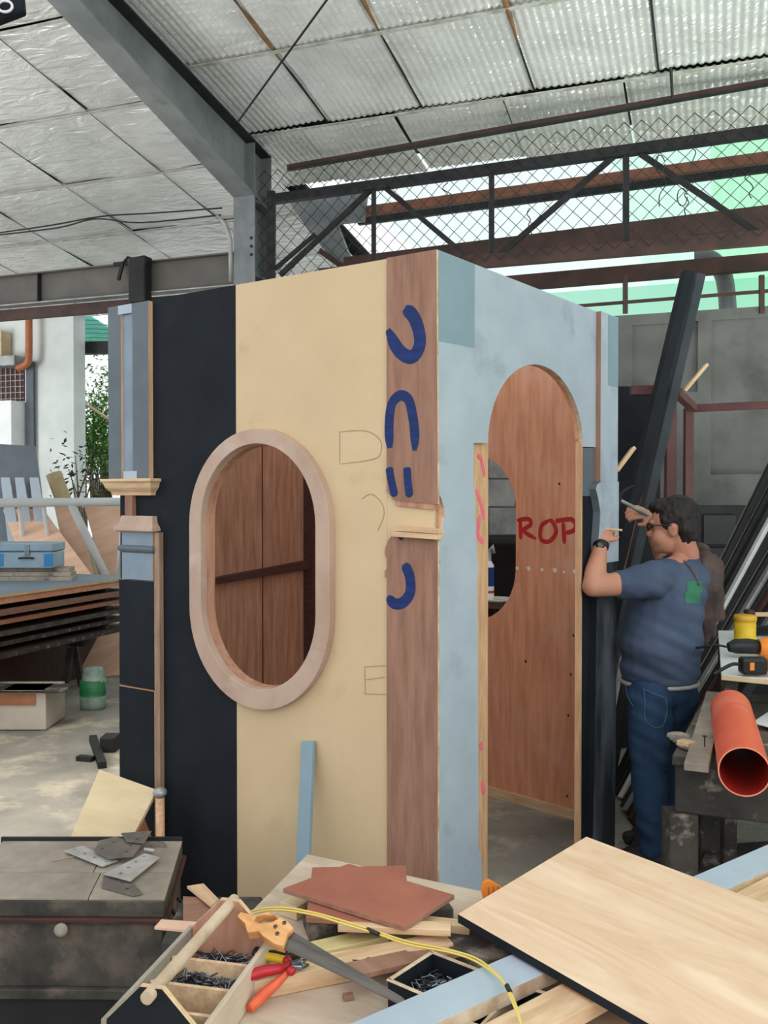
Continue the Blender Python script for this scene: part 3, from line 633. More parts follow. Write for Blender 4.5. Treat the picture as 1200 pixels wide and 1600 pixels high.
lrect('pilaster_block', lx(214, PO), lx(193, PO), zs, zl(204, 736, PO), PO-.012, PO+.001, M_BLUE)
# crown moulding: profile swept (stepped prisms)
def mould(name, px0, px1, prof, mt):      # prof: list of (py, extra) boundaries from top to bottom
    m = MB(); n = len(prof)
    rows = []
    for py, e in prof:
        z = zl((px0+px1)/2, py, PO); xa = lx(px0, PO) - e; xb_ = lx(px1, PO) + e
        rows.append([FL @ V(p) for p in ((xa, z, 0), (xa, z, zL*(PO+e)), (xb_, z, zL*(PO+e)), (xb_, z, 0))])
    vs = [v for r in rows for v in r]; fs = []
    for i in range(n-1):
        for j in range(3): fs.append((4*i+j, 4*i+j+1, 4*i+j+5, 4*i+j+4))
    fs += [(0, 1, 2, 3), tuple(4*(n-1)+j for j in (3, 2, 1, 0))]
    m._new(vs, fs); return m.build(name, mt, booth, FL)
mould('crown_moulding', 236, 176, [(748, .036), (752, .036), (755, .028), (762, .022), (769, .005), (774, 0.002)], M_PINE)
mould('neck_post', 206, 195, [(774, .0), (782, .0), (806, .0)], M_BROWN)
mould('lower_moulding', 238, 190, [(806, .002), (818, .008), (824, .022), (829, .024), (832, .004)], M_FRAME)
mould('bead_moulding', 238, 190, [(852, .0), (854, .012), (858, .014), (861, .010), (864, .0)], M_DBLUE)
lrect('pilaster_neck', lx(238, PO), lx(190, PO), zbl, zl(205, 830, PO), 0, PO, MATS['mid_blue_grey'], M_PINEY)
zmid = zl(213, 1074, PO)
xq0 = lx(241, PO); xq1 = lx(186, PO)
lrect('lower_block', xq0, xq1, zmid+.006, zbl-.003, -.018, PO+.002, M_NAVY, M_PINE)
lrect('lower_block', xq0, xq1, 0, zmid-.004, -.018, PO+.004, M_NAVY, M_PINE)
lrect('edge_strip', lx(248.5, PO), xq0, 0, zl(238, 832, PO), .0, PO, mat('browner_pine', S(168, 138, 116), S(140, 112, 92), .6, scale=6, stretch=(9, 1, 9), bump=.12))  # edge strip in its own browner pine tone
# ---- right wall
jx0 = rx(762); jx1 = rx(911)
archpts = [(763, 693), (767, 680), (777, 647), (787, 620), (797, 597), (820, 577), (835, 570), (849, 567), (863, 573), (880, 597), (893, 627), (903, 663), (908, 690), (911, 700)]
tl_, tr_2 = Rq(762.5, 693), Rq(911, 698); tc_ = (tl_[0]+tr_2[0])/2; hw_ = (tr_2[0]-tl_[0])/2; zt_a = Rq(849, 567)[1]
A = [tl_] + [(tc_ - hw_*math.cos(math.pi*k/28), (tl_[1]+(tr_2[1]-tl_[1])*k/28) + (zt_a-tr_2[1])*math.sin(math.pi*k/28)) for k in range(1, 28)] + [tr_2]
pxL = rx(742)
# main face (pale blue) above, with doorway: outline as a loop
ce = [(684, 395), (684, 762), (679, 763), (679, 767), (685, 770), (690, 780), (694, 793), (694.5, 808), (692, 823), (687, 840), (682, 852), (679, 857), (679, 866), (685, 868), (688, 878), (686, 888), (679, 892), (679, 908), (684, 909), (684, 1400)]
co_ = [Rq(x, y) for x, y in ce]; co_ = [(max(x, -.0112), z) for x, z in co_]; co_[0] = (0.0, HB); co_[1] = (0.0, co_[1][1]); co_[-2] = (0.0, co_[-2][1]); co_[-1] = (0.0, 0.0)
outer = co_
bluex = [Rq(x, y) for x, y in ((757, 1389), (752, 1335), (748, 1330), (747, 1140), (746, 900), (748, 894), (747, 880), (745, 862), (744, 845), (743, 800), (741, 765), (740, 760), (740, 692))]
bluex[0] = (bluex[0][0], 0.0)
xr_end = rx(936)
loop = outer + bluex + [Rq(763, 692)] + A[1:-1] + [Rq(911, 698), Rq(931, 699)] + [(xr_end-.0, Rq(936, 699)[1]), (xr_end, HB)]
rpl('blue_panel', [loop], -.018, 0, M_BLUE, mside=M_EDGE)['label'] = 'pale blue plywood face with arched opening'
rpl('painted_patch', [[(0, HB-.001), (0, Rq(686, 533)[1]), (rx(741), Rq(741, 543)[1]), (rx(741), HB-.001)]], 0, .0008, M_PATCH)
# peach jamb board left of doorway
pj = [Rq(741, 692, -.02), Rq(763, 692, -.02)]
rpl('jamb_board', [[(rx(738), 0), (rx(762.5, -.02), 0), (rx(762.5, -.02), pj[1][1]), (rx(738), pj[0][1])]], -.06, -.019, M_PINEY)['label'] = 'peach raw wood board beside the doorway'
def rstroke(name, pts, wpx, mt, off): 
    P = [Rq(x, y, off) for x, y in pts]; m = MB(); m.ribbon(P, wpx*.0025, FRW, zR*off, zR*(off+.001)); return m.build(name, mt, bpy.data.objects['jamb_board'], FRW)
for pts, wd in (([(746, 712), (752, 718), (757, 745)], 7), ([(744, 765), (752, 790), (757, 812)], 7), ([(750, 805), (747, 835), (756, 848)], 7), ([(751, 1160), (753, 1172)], 9), ([(753, 1220), (756, 1242)], 9)):
    rstroke('chalk_mark', pts, wd, M_PAINTP, -.0185)
# right strip beyond the doorway
rpl('dark_strip', [[(jx1, 0), (rx(936), 0), (rx(936), Rq(936, 699)[1]), (jx1, Rq(911, 698)[1])]], -.018, -.006, M_NAVY)['label'] = 'blue-black strip right of the doorway'
rpl('grey_patch', [[(jx1+.004, Rq(915, 775)[1]), (rx(934), Rq(934, 775)[1]), (rx(934), Rq(934, 700)[1]), (jx1+.004, Rq(913, 700)[1])]], -.006, -.004, M_DBLUE)
rpl('jamb_edge', [[(jx1-.012, 0), (jx1, 0), (jx1, Rq(911, 698)[1]), (jx1-.012, Rq(911, 690)[1])]], -.03, -.003, M_PINEY)
rpl('arch_lining', [A[1:-1] + [(x + (.008 if x > tc_ else -.008), z+.008) for x, z in reversed(A[1:-1])]], -.035, -.019, M_RPLY)
# right pilaster
RO = .022
xs0 = rx(938, RO); xs1 = rx(965, RO)
pil = [Rq(x, y, RO) for x, y in ((938, 752), (931, 757), (929, 764), (933, 780), (936, 800), (935, 820), (933, 845), (932, 900), (930, 1000), (927, 1290))]
pil[-1] = (pil[-1][0], 0)
ztp = Rq(940, 752, RO)[1]
rpl('pilaster_board', [[(xs0, ztp), (xs1, ztp), (xs1, HB), (xs0, HB)]], -.018, RO, M_BLUE, mside=M_BROWN)['label'] = 'pale blue upper pilaster at the right end'
rpl('painted_patch', [[(rx(949, RO), Rq(949, 602, RO)[1]), (xs1-.002, Rq(963, 605, RO)[1]), (xs1-.002, HB-.004), (rx(949, RO), HB-.004)]], RO, RO+.001, M_PATCH)
zq = Rq(940, 880, RO)[1]
pu = [p for p in pil[:7]]
rpl('pilaster_profile', [pu + [(pu[-1][0], zq), (xs1, zq), (xs1, ztp)]], -.018, RO+.006, M_BLUE, mside=M_DBLUE)
rpl('pilaster_base', [[(rx(927, RO), 0), (xs1-.02, 0), (xs1-.005, zq), (pu[-1][0], zq)]], -.018, RO+.002, mat('sprayed_dark_paint', S(96, 104, 112), S(40, 44, 48), .6, scale=1.6, stretch=(3, .7, 3), bump=.03, ramp=(.42, .62)), mside=M_NAVY)['label'] = 'lower pilaster sprayed from pale grey to black'
# ---- inner walls: red-brown back wall with the second oval, left side wall
Rd = V((.716, -.698, 0)).normalized(); Rp = V((.574, 5.17, 0)); LW0 = C0 + UL*(xe-.02); LWd = V((.322, .947, 0)).normalized()
FB = frame(Rp, Rd, ZX); nB = FB.col[2].to_3d(); sB = 1 if nB.y < 0 else -1
def Bq(px, py): p = FB.inverted() @ onp(px, py, Rp, Rd.cross(ZX)); return (p.x, p.y)
x805 = Bq(806, 840)[0]; zt_, zb_ = Bq(765, 708)[1], Bq(765, 964)[1]
cxo = x805 - orr; 
m = MB(); m.prism([[(-1.36, .05), (Bq(948, 900)[0], .05), (Bq(948, 900)[0], HB), (-1.36, HB)], stadium(cxo, 1.445, orr, .93)], FB, -.018*sB, 0, 0, 1)
back_p = m.build('back_panel', [M_RPLY, M_EDGE], booth, FB); back_p['label'] = 'red-brown plywood wall inside the booth with oval hole'
m = MB(); m.prism([[(-1.36, 0), (Bq(948, 900)[0], 0), (Bq(948, 900)[0], .05), (-1.36, .05)]], FB, -.03*sB, .02*sB); m.build('bottom_rail', M_PINE, booth, FB)
def bstroke(name, pts, w, mt):
    m = MB(); m.ribbon([Bq(x, y) for x, y in pts], w, FB, 0.0, .0012*sB); return m.build(name, mt, back_p, FB)
for pts in ([(813, 814), (814, 843)], [(808, 813), (826, 811), (829, 820), (818, 829), (838, 842)], [(858, 813), (846, 822), (845, 842), (858, 846), (869, 832), (864, 816), (857, 812)], [(868, 814), (882, 812), (896, 811)], [(880, 816), (882, 850)], [(894, 811), (900, 820), (896, 829), (883, 833)]):
    bstroke('painted_letter', pts, .024, M_PAINTR)
for x, y, r in ((808, 888, .010), (826, 888, .012), (847, 890, .010), (867, 891, .013), (881, 894, .007), (898, 893, .013)):
    q = Bq(x, y); m = MB(); m.prism([[(q[0]+r*math.cos(t*.9)*(1+.3*math.sin(3*t)), q[1]+r*1.1*math.sin(t*.9)*(1+.3*math.cos(2*t))) for t in range(7)]], FB, 0, .0015*sB); m.build('bright_hole_dot', M_HOLEDOT, back_p, FB)  # white discs painted in for bright drill holes
for x, y in ((874, 756), (900, 874), (896, 993), (892, 1054), (888, 1118), (821, 1033), (886, 1244), (822, 1034)):
    q = Bq(x, y); m = MB(); m.prism([[(q[0]+.006*math.cos(t*1.05), q[1]+.008*math.sin(t*1.05)) for t in range(6)]], FB, 0, .001*sB); m.build('nail_hole', M_BLACK, back_p, FB)
FS = frame(LW0, LWd, ZX); LW = 2.30
m = MB(); m.prism([[(0.03, 0), (LW, 0), (LW, HB), (0.03, HB)]], FS, -.018, 0, 0); m.build('side_panel', M_INPLY, booth, FS)
def Sq(px, py): p = FS.inverted() @ onp(px, py, LW0, LWd.cross(ZX)); return (p.x, p.y)
nS = FS.col[2].to_3d(); sS = 1 if nS.x > 0 else -1
m = MB(); a = Sq(323, 907); b = Sq(500, 878); m.prism([[(a[0], a[1]-.02), (b[0], b[1]-.03), (b[0], b[1]+.03), (a[0], a[1]+.01)]], FS, 0, .04*sS); m.build('side_batten', M_DWOOD, booth, FS)
q0, q1 = Sq(474, 850)[0], Sq(487, 850)[0]
m = MB(); m.prism([[(q0, 0), (q1, 0), (q1, HB), (q0, HB)]], FS, 0, .06*sS); m.build('inner_post', M_DWOOD, booth, FS)
q = Sq(410, 850)[0]; m = MB(); m.prism([[(q-.006, 0), (q+.006, 0), (q+.006, HB), (q-.006, HB)]], FS, 0, .002*sS); m.build('panel_seam', M_DWOOD, booth, FS)
# studs behind the front panels
for t in (.03, xe-.05):
    M = FL; m = MB(); m.box((t, HB/2, -zL*.040), (.04, HB-.01, .04), FL); m.build('stud', M_PINEY, booth, FL)
# small slat leaning on the yellow panel
p0 = atz(473, 1360, .60); 
pt = onp(482, 1158, C0 + NL*.012, NL); pb = onp(472, 1400, C0 + NL*.16, NL)
pb2 = pt + (pb-pt)*(pt.z/(pt.z-pb.z)); pb2 = V((pb2.x, pb2.y, 0.0))
M, L = beamM(pb2, pt, up=NL); m = MB(); m.box((L/2, 0, 0), (L, .055, .018), M); tag(m.build('painted_strip', M_PATCH, None, M, .002), 'teal-blue slat leaning upright against the yellow panel', 'plank')
# ---- things seen through the back oval
random.seed(5)
bk = V((0.95, 6.6, 0))
for r in range(8):
    for c in range(3):
        o = None; m = MB(); m.box((bk.x - .42 + c*.41 + (.2 if r % 2 else 0), bk.y + random.uniform(-.01, .01), 1.0 + .1 + r*.2 - .0), (.395, .15, .19))
        if 1.0 + r*.2 < 2.4: tag(m.build('concrete_block', M_BRICK, bevel=.006), 'pale concrete block stacked behind the booth\'s inner oval', 'block', 'blocks seen through the inner oval')
m = MB(); m.box((bk.x, bk.y, .5), (1.4, .3, 1.0)); tag(m.build('block_plinth', M_DSTEEL), 'dark low plinth under the pale concrete blocks', 'plinth')
bp = at(790, 962, 5.75); sh = thing('black_bin', (bp.x+.02, bp.y, 0), 'black bin seen through the inner oval', 'bin')
MB().lathe([(.22, .0), (.27, 1.36), (.29, 1.38), (.29, 1.42), (.26, 1.42), (.24, 1.35)], T((bp.x+.05, bp.y+.12, 0)), 24).build('bin_body', M_BLACK, sh)
st = V((.66, 5.36, 0)); zst = at(766, 940, 5.36).z
stn = thing('side_stool', (st.x, st.y, 0), 'small dark stool behind the inner oval', 'stool')
MB().lathe([(.10, zst-.03), (.10, zst)], T((st.x, st.y, 0)), 20).build('seat', M_DWOOD, stn)
for k in range(3): t = k*2.1+.4; MB().tube([(st.x+.05*math.cos(t), st.y+.05*math.sin(t), zst-.03), (st.x+.10*math.cos(t), st.y+.10*math.sin(t), 0)], .012, 6).build('leg', M_DWOOD, stn)
pl = thing('paint_plate', (st.x, st.y, zst), 'white plate of yellow paint under the inner oval', 'plate')
MB().lathe([(.0, zst), (.07, zst), (.105, zst+.018), (.102, zst+.02), (.066, zst+.006), (.0, zst+.006)], T((st.x, st.y, 0)), 24).build('dish', M_WHITE, pl)
MB().lathe([(.0, zst+.007), (.055, zst+.007), (.05, zst+.01), (0, zst+.01)], T((st.x, st.y, 0)), 16).build('paint', M_YELLOW, pl)
bo = thing('sealant_bottle', (st.x-.03, st.y, zst+.01), 'white and blue bottle with grey nozzle inside the oval', 'bottle')
bz = zst+.011
bx_ = at(764, 900, 5.36).x
MB().lathe([(.0, bz), (.028, bz), (.03, bz+.02), (.03, bz+.20), (.012, bz+.23)], T((bx_, st.y, 0)), 16).build('bottle_body', M_WHITE, bo)
MB().lathe([(.0308, bz+.08), (.0308, bz+.19)], T((bx_, st.y, 0)), 16).build('blue_band', M_PAINTB, bo)
MB().lathe([(.0308, bz+.04), (.0308, bz+.055)], T((bx_, st.y, 0)), 16).build('red_band', M_RED, bo)
MB().tube([(bx_, st.y, bz+.22), (bx_, st.y, bz+.28), (bx_+.02, st.y, bz+.31), (bx_+.03, st.y, bz+.27)], [.014, .016, .018, .01], 8).build('nozzle', M_GALVB, bo)
# ================================================================ LEFT SIDE
# big stack of boards on trestles, long edge along BX
def tq(px, py, z): return atz(px, py, z)
ZT = .95
E0 = tq(-260, 965, ZT); E1 = tq(0, 930, ZT); E2 = tq(186, 904, ZT); dE = (E2-E1).normalized()
sideD = V((-dE.y, dE.x, 0)); sideD = sideD if sideD.x < 0 else -sideD
def tp(u, v, z): p = E1 + dE*u + sideD*v; return V((p.x, p.y, z))
LEN0, LEN1 = -2.2, 1.75
def layer(name, z1, th, u0, u1, v0, v1, mt, ms, lab, grp=None):
    o = quadboard(name, [tp(u0, v0, z1), tp(u1, v0, z1), tp(u1, v1, z1), tp(u0, v1, z1)], th, mt, None, .002, ms); return tag(o, lab, 'board', grp)
layer('painted_board', ZT, .022, LEN0, LEN1, 0, 2.1, mat('grey_blue_board', S(128, 142, 154), S(112, 126, 138), .55, scale=2, bump=.04), M_PINE, 'large slate blue-grey board topping the stack at left')
layer('thick_panel', ZT-.023, .05, LEN0, LEN1-.03, .02, 2.0, M_DWOOD, M_RPLY, 'brown-edged panel directly under the slate blue-grey board')
spec = [(.115, .05, .05, M_DWOOD, M_BROWN, 'reddish panel second below the slate blue board'), (.19, .035, .02, M_DWOOD, M_CARDO, 'tan-edged board third in the left stack'),
        (.275, .04, .03, M_DWOOD, M_CHEST, 'dusty grey-edged board fourth in the left stack'), (.36, .035, .06, M_DWOOD, M_DIRTY, 'grimy board fifth in the left stack'), (.44, .04, .02, M_DWOOD, M_DIRTY, 'lowest grimy board of the left stack')]
for dz, th, v, m1, m2, lab in spec: layer('stacked_panel', ZT-dz, th, LEN0+.1, LEN1-.02-v, v, 1.9, m1, m2, lab)
# spacers
zprev = ZT-.073
for i, (dz, th, v, *_r) in enumerate(spec):
    gap = zprev - (ZT-dz)
    if gap > .012:
        for u in (LEN0+.4, -.5, LEN1-.35):
            p, q = tp(u, .09, ZT-dz+gap/2), tp(u, 1.8, ZT-dz+gap/2); M, L = beamM(p, q); m = MB(); m.box((L/2, 0, 0), (L, .05, gap-.002), M)
            tag(m.build('spacer_batten', M_DIRTY, None, M), 'dark batten hidden between boards of the left stack', 'batten', 'battens between stacked boards')
    zprev = ZT-dz-th
zb0 = zprev
for u in (-1.6, 1.2):
    t = thing('trestle', tp(u, 1.0, 0), 'dark trestle under the %s end of the left board stack' % ('near' if u < 0 else 'far'), 'trestle')
    p, q = tp(u, .15, zb0-.045), tp(u, 1.7, zb0-.045); MB().beam(p, q, .07, .088).build('top_rail', M_DIRTY, t)
    for v in (.3, 1.55):
        for s in (-.12, .12): MB().beam(tp(u+s, v, 0), tp(u+s*.15, v, zb0-.09), .05, .05, up=(1, 0, 0)).build('leg', M_DIRTY, t)
# blue metal toolbox
def obox(c, size, yaw): return T(c) @ Matrix.Rotation(yaw, 4, 'Z')
YB = math.atan2(dE.y, dE.x) - math.pi/2
pb = at(40, 846, 8.0); tb0 = V((pb.x, pb.y, ZT+.105))
# timbers under the toolbox
for i in range(3):
    p = tb0 + V((0, .05*i, -.105+.0175+.0352*i)); tag(MB().beam(p+V((-.7+.06*i, 0, 0)), p+V((.42-.03*i, .02, 0)), .16, .034).build('short_timber', M_DUSTY), ['lowest', 'middle', 'topmost'][i] + ' of three short timbers under the blue toolbox', 'timber')
tx = thing('metal_toolbox', tb0, 'blue and grey metal toolbox with clasp on the left board stack', 'toolbox')
A0, A1 = at(-70, 803, 8.0), at(85, 803, 8.0); ww = A1.x-A0.x; hh = .22
cx = (A0.x+A1.x)/2; cy = tb0.y
m = MB(); m.box((cx, cy+.1, tb0.z+hh*.32), (ww, .3, hh*.64)); tbd = m.build('body', M_TGREY, tx, bevel=.008)
m = MB(); m.box((cx, cy+.1, tb0.z+hh*.83), (ww+.012, .31, hh*.34)); m.build('lid', M_TGREY, tx, bevel=.01)
for s, (u0, u1) in enumerate(((-70, 4), (68, 82))):
    a, b = at(u0, 830, 7.94).x, at(u1, 830, 7.94).x; m = MB(); m.box(((a+b)/2, cy-.053, tb0.z+hh*.33), (b-a, .006, hh*.5)); m.build('blue_panel', M_TBLUE, tbd)
q = at(39, 812, 7.9); m = MB(); m.box((q.x, cy-.058, tb0.z+hh*.72), (.04, .012, .09)); m.build('clasp', M_NAIL, tx, bevel=.003)
m = MB(); m.tube([(q.x-.07, cy-.065, tb0.z+hh*.40), (q.x-.03, cy-.075, tb0.z+hh*.42), (q.x+.03, cy-.075, tb0.z+hh*.42), (q.x+.06, cy-.065, tb0.z+hh*.40)], .009, 6); m.build('handle', M_DSTEEL, tbd)
# rail and plywood racks behind the stack (white pipe rail with plywood panels)
rk = thing('plywood_rack', at(130, 860, 10.2)*1.0 - V((0, 0, at(130, 860, 10.2).z)), 'white rail frame holding pinkish plywood panels behind the stack', 'rack')
p, q = at(-60, 786, 9.9), at(205, 784, 10.2); MB().tube([p, q], .05, 10).build('top_rail', M_WHITE, rk)
for x0, x1 in ((112, 145), (195, 188), (68, 78), (30, 38)):
    a, b = at(x0, 790, 10.1), at(x1, 858, 9.95); b = a + (b-a)*(a.z/(a.z-b.z)); MB().tube([a, b], .045 if x0 == 112 else .025, 8).build('rail_post', M_WHITE, rk)
# dusky plywood sheets leaning on the rail
def lean(name, pts, Y0, Y1, th, mt, lab, cat='board', ms=M_EDGE, grp=None):
    # pts: pixel quad (top-left, top-right, bottom-right, bottom-left); top at Y0, bottom at Y1; extended to the floor
    tl, tr, br, bl = pts; a, b = at(*tl, Y0), at(*tr, Y0); c, d = at(*br, Y1), at(*bl, Y1)
    c = b + (c-b)*(b.z/(b.z-c.z)); d = a + (d-a)*(a.z/(a.z-d.z)); c.z = d.z = .002
    n = (b-a).cross(d-a).normalized()
    c = c - n*(c-a).dot(n)
    return tag(quadboard(name, [a, b, c, d], th, mt, None, .002, ms), lab, cat, grp)
M_PINKP = mat('pinkish_plywood', S(232, 196, 170), S(214, 172, 144), .6, scale=2, stretch=(5, .8, 5), bump=.05)
lean('leaning_plywood', ((84, 788), (120, 788), (137, 860), (100, 862)), 10.35, 10.2, .015, M_PINKP, 'narrow pinkish plywood sheet left of the thick white post')
lean('leaning_plywood', ((131, 789), (188, 788), (192, 855), (150, 858)), 10.45, 10.3, .015, M_PINKP, 'wide pinkish plywood sheet right of the thick white post')
lean('leaning_plywood', ((2, 789), (62, 788), (75, 806), (8, 806)), 10.4, 10.25, .015, M_PINKP, 'plywood sheet above the blue metal toolbox')
# grey leaning panel with slats and a cardboard roll
lean('grey_panel', ((-60, 690), (56, 697), (66, 782), (-60, 782)), 10.5, 10.35, .02, M_DBLUE, 'slate grey panel with rounded corner leaning on the white wall', 'panel')
for x, lab in ((8, 'leftmost'), (30, 'middle'), (53, 'rightmost')):
    lean('narrow_board', ((x-7, 746), (x+7, 746), (x+13, 782), (x-3, 782)), 10.28, 10.22, .02, M_BLUE, lab + ' of three pale blue strips in front of the grey panel', 'board')
a, b = at(84, 740, 10.5), at(100, 785, 10.48); b = a + (b-a)*(a.z/(a.z-b.z)); b.z = .04
tag(MB().tube([a, b], .09, 14).build('cardboard_roll', M_CREAMP), 'tan cardboard roll leaning beside the grey panel', 'roll')
o = quadboard('stack_shade_sheet', [tp(-2.0, .62, .40), tp(3.6, .62, .40), tp(3.6, .55, .0), tp(-2.0, .55, .0)], .015, M_DWOOD); tag(o, 'dark brown sheet added as shade under the board stack', 'board')  # added dark sheet supplies the shade beneath the stack
# boxes and bag beneath the stack
bb = tq(35, 1143, 0); m = MB(); bxo = thing('carton', (bb.x, bb.y+.15, 0), 'white carton with brown band under the left board stack', 'box')
wbx = at(70, 1100, bb.y).x - at(-70, 1100, bb.y).x; xc = at(0, 1100, bb.y).x
m = MB(); m.box((xc, bb.y+.22, .14), (wbx, .4, .27)); m.build('body', M_CARD, bxo, bevel=.006)
m = MB(); m.box((xc-.02, bb.y+.016, .225), (wbx-.1, .008, .08)); m.build('brown_band', M_CARDO, bxo)
for i, (x, y) in enumerate(((20, 1065), (45, 1060), (75, 1048))):
    p = at(x, y, bb.y+.12); m = MB(); m.box((p.x, p.y, .285+.0), (.3, .25, .02), None); tag(m.build('crumpled_sheet', M_DIRTY if i != 1 else M_CARD, bevel=.005), ['grimy sheet at left on the white carton', 'pale paper lying on the white carton', 'grimy sheet at right on the white carton'][i], 'paper')
g = tq(145, 1108, 0); gt = thing('plastic_bag', g, 'green and clear plastic bag standing on the floor under the stack', 'bag')
k = 7.3/1440
m = MB(); m.lathe([(.0, 0), (.095, 0), (.105, .04), (.10, .14), (.0, .14)], T(g) @ Matrix.Diagonal((1, .6, 1, 1)), 16); m.build('clear_bottom', M_BAGW, gt)
m = MB(); m.lathe([(.099, .10), (.106, .13), (.103, .23), (.0, .24)], T(g) @ Matrix.Diagonal((1, .62, 1, 1)), 16); m.build('green_band', M_BAG, gt)
m = MB(); m.lathe([(.100, .22), (.085, .29), (.07, .33), (.0, .34)], T(g+V((.01, 0, 0))) @ Matrix.Diagonal((1, .6, 1, 1)), 9); m.build('clear_top', M_BAGW, gt)
# black offcuts on the floor
def floorstick(a, b, w, h, mt, lab, name='floor_offcut', z=0.0):
    p, q = tq(*a, h/2+z), tq(*b, h/2+z); return tag(MB().beam(p, q, w, h).build(name, mt), lab, 'offcut')
floorstick((145, 1153), (160, 1196), .05, .04, M_BLACK, 'black metal offcut on the floor near the booth pilaster, lying lengthwise')
floorstick((122, 1184), (146, 1186), .05, .03, M_BLACK, 'short black offcut on the floor left of the longer one')
p = tq(172, 1172, .0); m = MB(); m.box((p.x, p.y, .05), (.10, .14, .1), None); tag(m.build('black_block', M_BLACK, bevel=.01), 'glossy black block on the floor against the pilaster', 'block')
# tent of plywood beside the booth
def fl(px, py, Y): return at(px, py, Y)
tn = thing('plywood_prop', fl(190, 1310, 3.55)*1.0, 'tilted cream plywood board box standing on the floor behind the chest', 'board')
tn.location.z = 0; WM[tn.name] = T((tn.location.x, tn.location.y, 0)); tn.matrix_basis = WM[tn.name]
a, b = fl(155, 1202, 3.75), fl(245, 1234, 3.62); c, d = fl(208, 1322, 3.55), fl(104, 1322, 3.6)
c = b + (c-b)*1.0; n = (b-a).cross(d-a).normalized(); c -= n*(c-a).dot(n)
dn = V((d-a)); s_ = a.z/(a.z-d.z); d2 = a + dn*s_*.98; c2 = b + (c-b)*((b.z)/(b.z-c.z))*.98
c2 -= n*(c2-a).dot(n)
quadboard('front_board', [a, b, c2, d2], .015, M_CREAMP, tn, .002, M_EDGE)
m = MB(); e = b + V((.02, .05, -.03))
M_ = None
vs = [b+V((.004, .0, -.01)), c2+V((.004, 0, 0)), V((b.x+.02, b.y+.06, 0)), ]
m.prism([[(0, 0), (.42, 0), (.42, .25), (.32, .45), (.02, .05)]], frame(V((c2.x+.012, c2.y+.02, 0)), V((b.x-c2.x, b.y-c2.y+.25, 0)), ZX), 0, .012); 
m.build('side_board', M_RPLY, tn)
q0 = fl(250, 1238, 3.60); 
kn = thing('capped_post', (q0.x, q0.y, 0), 'grey capped post standing between cream board and booth', 'post')
MB().tube([(q0.x, q0.y, 0), (q0.x, q0.y, q0.z-.02)], .018, 8).build('post', M_PINEY, kn)
MB().ball((q0.x, q0.y, q0.z), (.028, .028, .02)).build('cap', M_GALVB, kn)
# ================================================================ CHEST (foreground left)
ZC = .50
cFR = atz(257, 1405, ZC); cBR = atz(285, 1313, ZC); dC = (cBR-cFR); dC.z = 0; 
fx = V((-1, .0, 0)); ch = thing('wooden_chest', cFR + V((-.4, .2, -ZC+.19)), 'grimy dark wooden tool chest with round knob in the left foreground', 'chest')
CW = .62; cFL = cFR + fx*CW + V((0, .01, 0)); cBL = atz(22, 1311, ZC); cBL2 = cBR + fx*CW
def cbox(name, z0, z1, e, mt, bevel=.004):
    m = MB(); dn = dC.normalized()*e; P = [cFR+V((e, 0, 0))-dn, cFL+V((-e, 0, 0))-dn, cBL2+V((-e, 0, 0))+dn, cBR+V((e, 0, 0))+dn]
    m.prism([[(p.x, p.y) for p in P]], Matrix(), z0, z1); return m.build(name, mt, ch, None, bevel)
cbox('lid', ZC-.055, ZC-.006, 0, M_CHEST)
lf = [(cFR, cFL, .05), (cBR, cBL2, .03), (cFR, cBR, .03)]
cbox('lid_moulding', ZC-.07, ZC-.055, .012, M_DWOOD)
cbox('body', .235, ZC-.07, -.006, M_CHEST)
cbox('base_moulding', .205, .235, .010, M_CHEST)
cbox('apron', .19, .205, -.01, M_BLACK)
cbox('chest_shade_block', 0.002, .19, -.03, M_BLACK)  # added black block stands in for the shade beneath the chest
# lid top boards + frame
def lidq(u, v): # u from right to left 0..1, v from front to back
    a = cFR + (cFL-cFR)*u; b = cBR + (cBL2-cBR)*u; p = a + (b-a)*v; return V((p.x, p.y, ZC))
def lidboard(name, u0, v0, u1, v1, mt, z=0.0):
    P = [lidq(u0, v0), lidq(u1, v0), lidq(u1, v1), lidq(u0, v1)]; P = [p+V((0, 0, z)) for p in P]
    return quadboard(name, P, .006+z, mt, ch, .001)
lidboard('lid_board', .0, .42, .40, .985, M_DUSTY); lidboard('lid_board', .405, .42, .99, .985, M_DUSTY)
lidboard('lid_board', .0, .005, .36, .41, M_DUSTY); lidboard('lid_board', .365, .005, .99, .41, M_DUSTY)
lidboard('lid_rim', .0, .985, 1.0, 1.01, M_BLACK, .012)
q = atz(100, 1447, .0); kp = onp(100, 1447, cFR, V((0, -1, 0)))
m = MB(); m.lathe([(.0, .0), (.012, .0), (.010, .012), (.019, .018), (.020, .026), (.012, .032), (.0, .033)], T((kp.x, cFR.y-.002, kp.z)) @ Matrix.Rotation(math.pi/2, 4, 'X'), 18); m.build('knob', M_DUSTY, ch)
q = cFR + dC*.42; q.z = ZC-.13; m = MB(); m.tube(catmull([tuple(q+V((.006, -.04, .03))), tuple(q+V((.03, -.045, 0))), tuple(q+V((.035, 0, -.03))), tuple(q+V((.03, .045, 0))), tuple(q+V((.006, .04, .03)))], 4), .006, 6); m.build('side_handle', M_DSTEEL, ch)
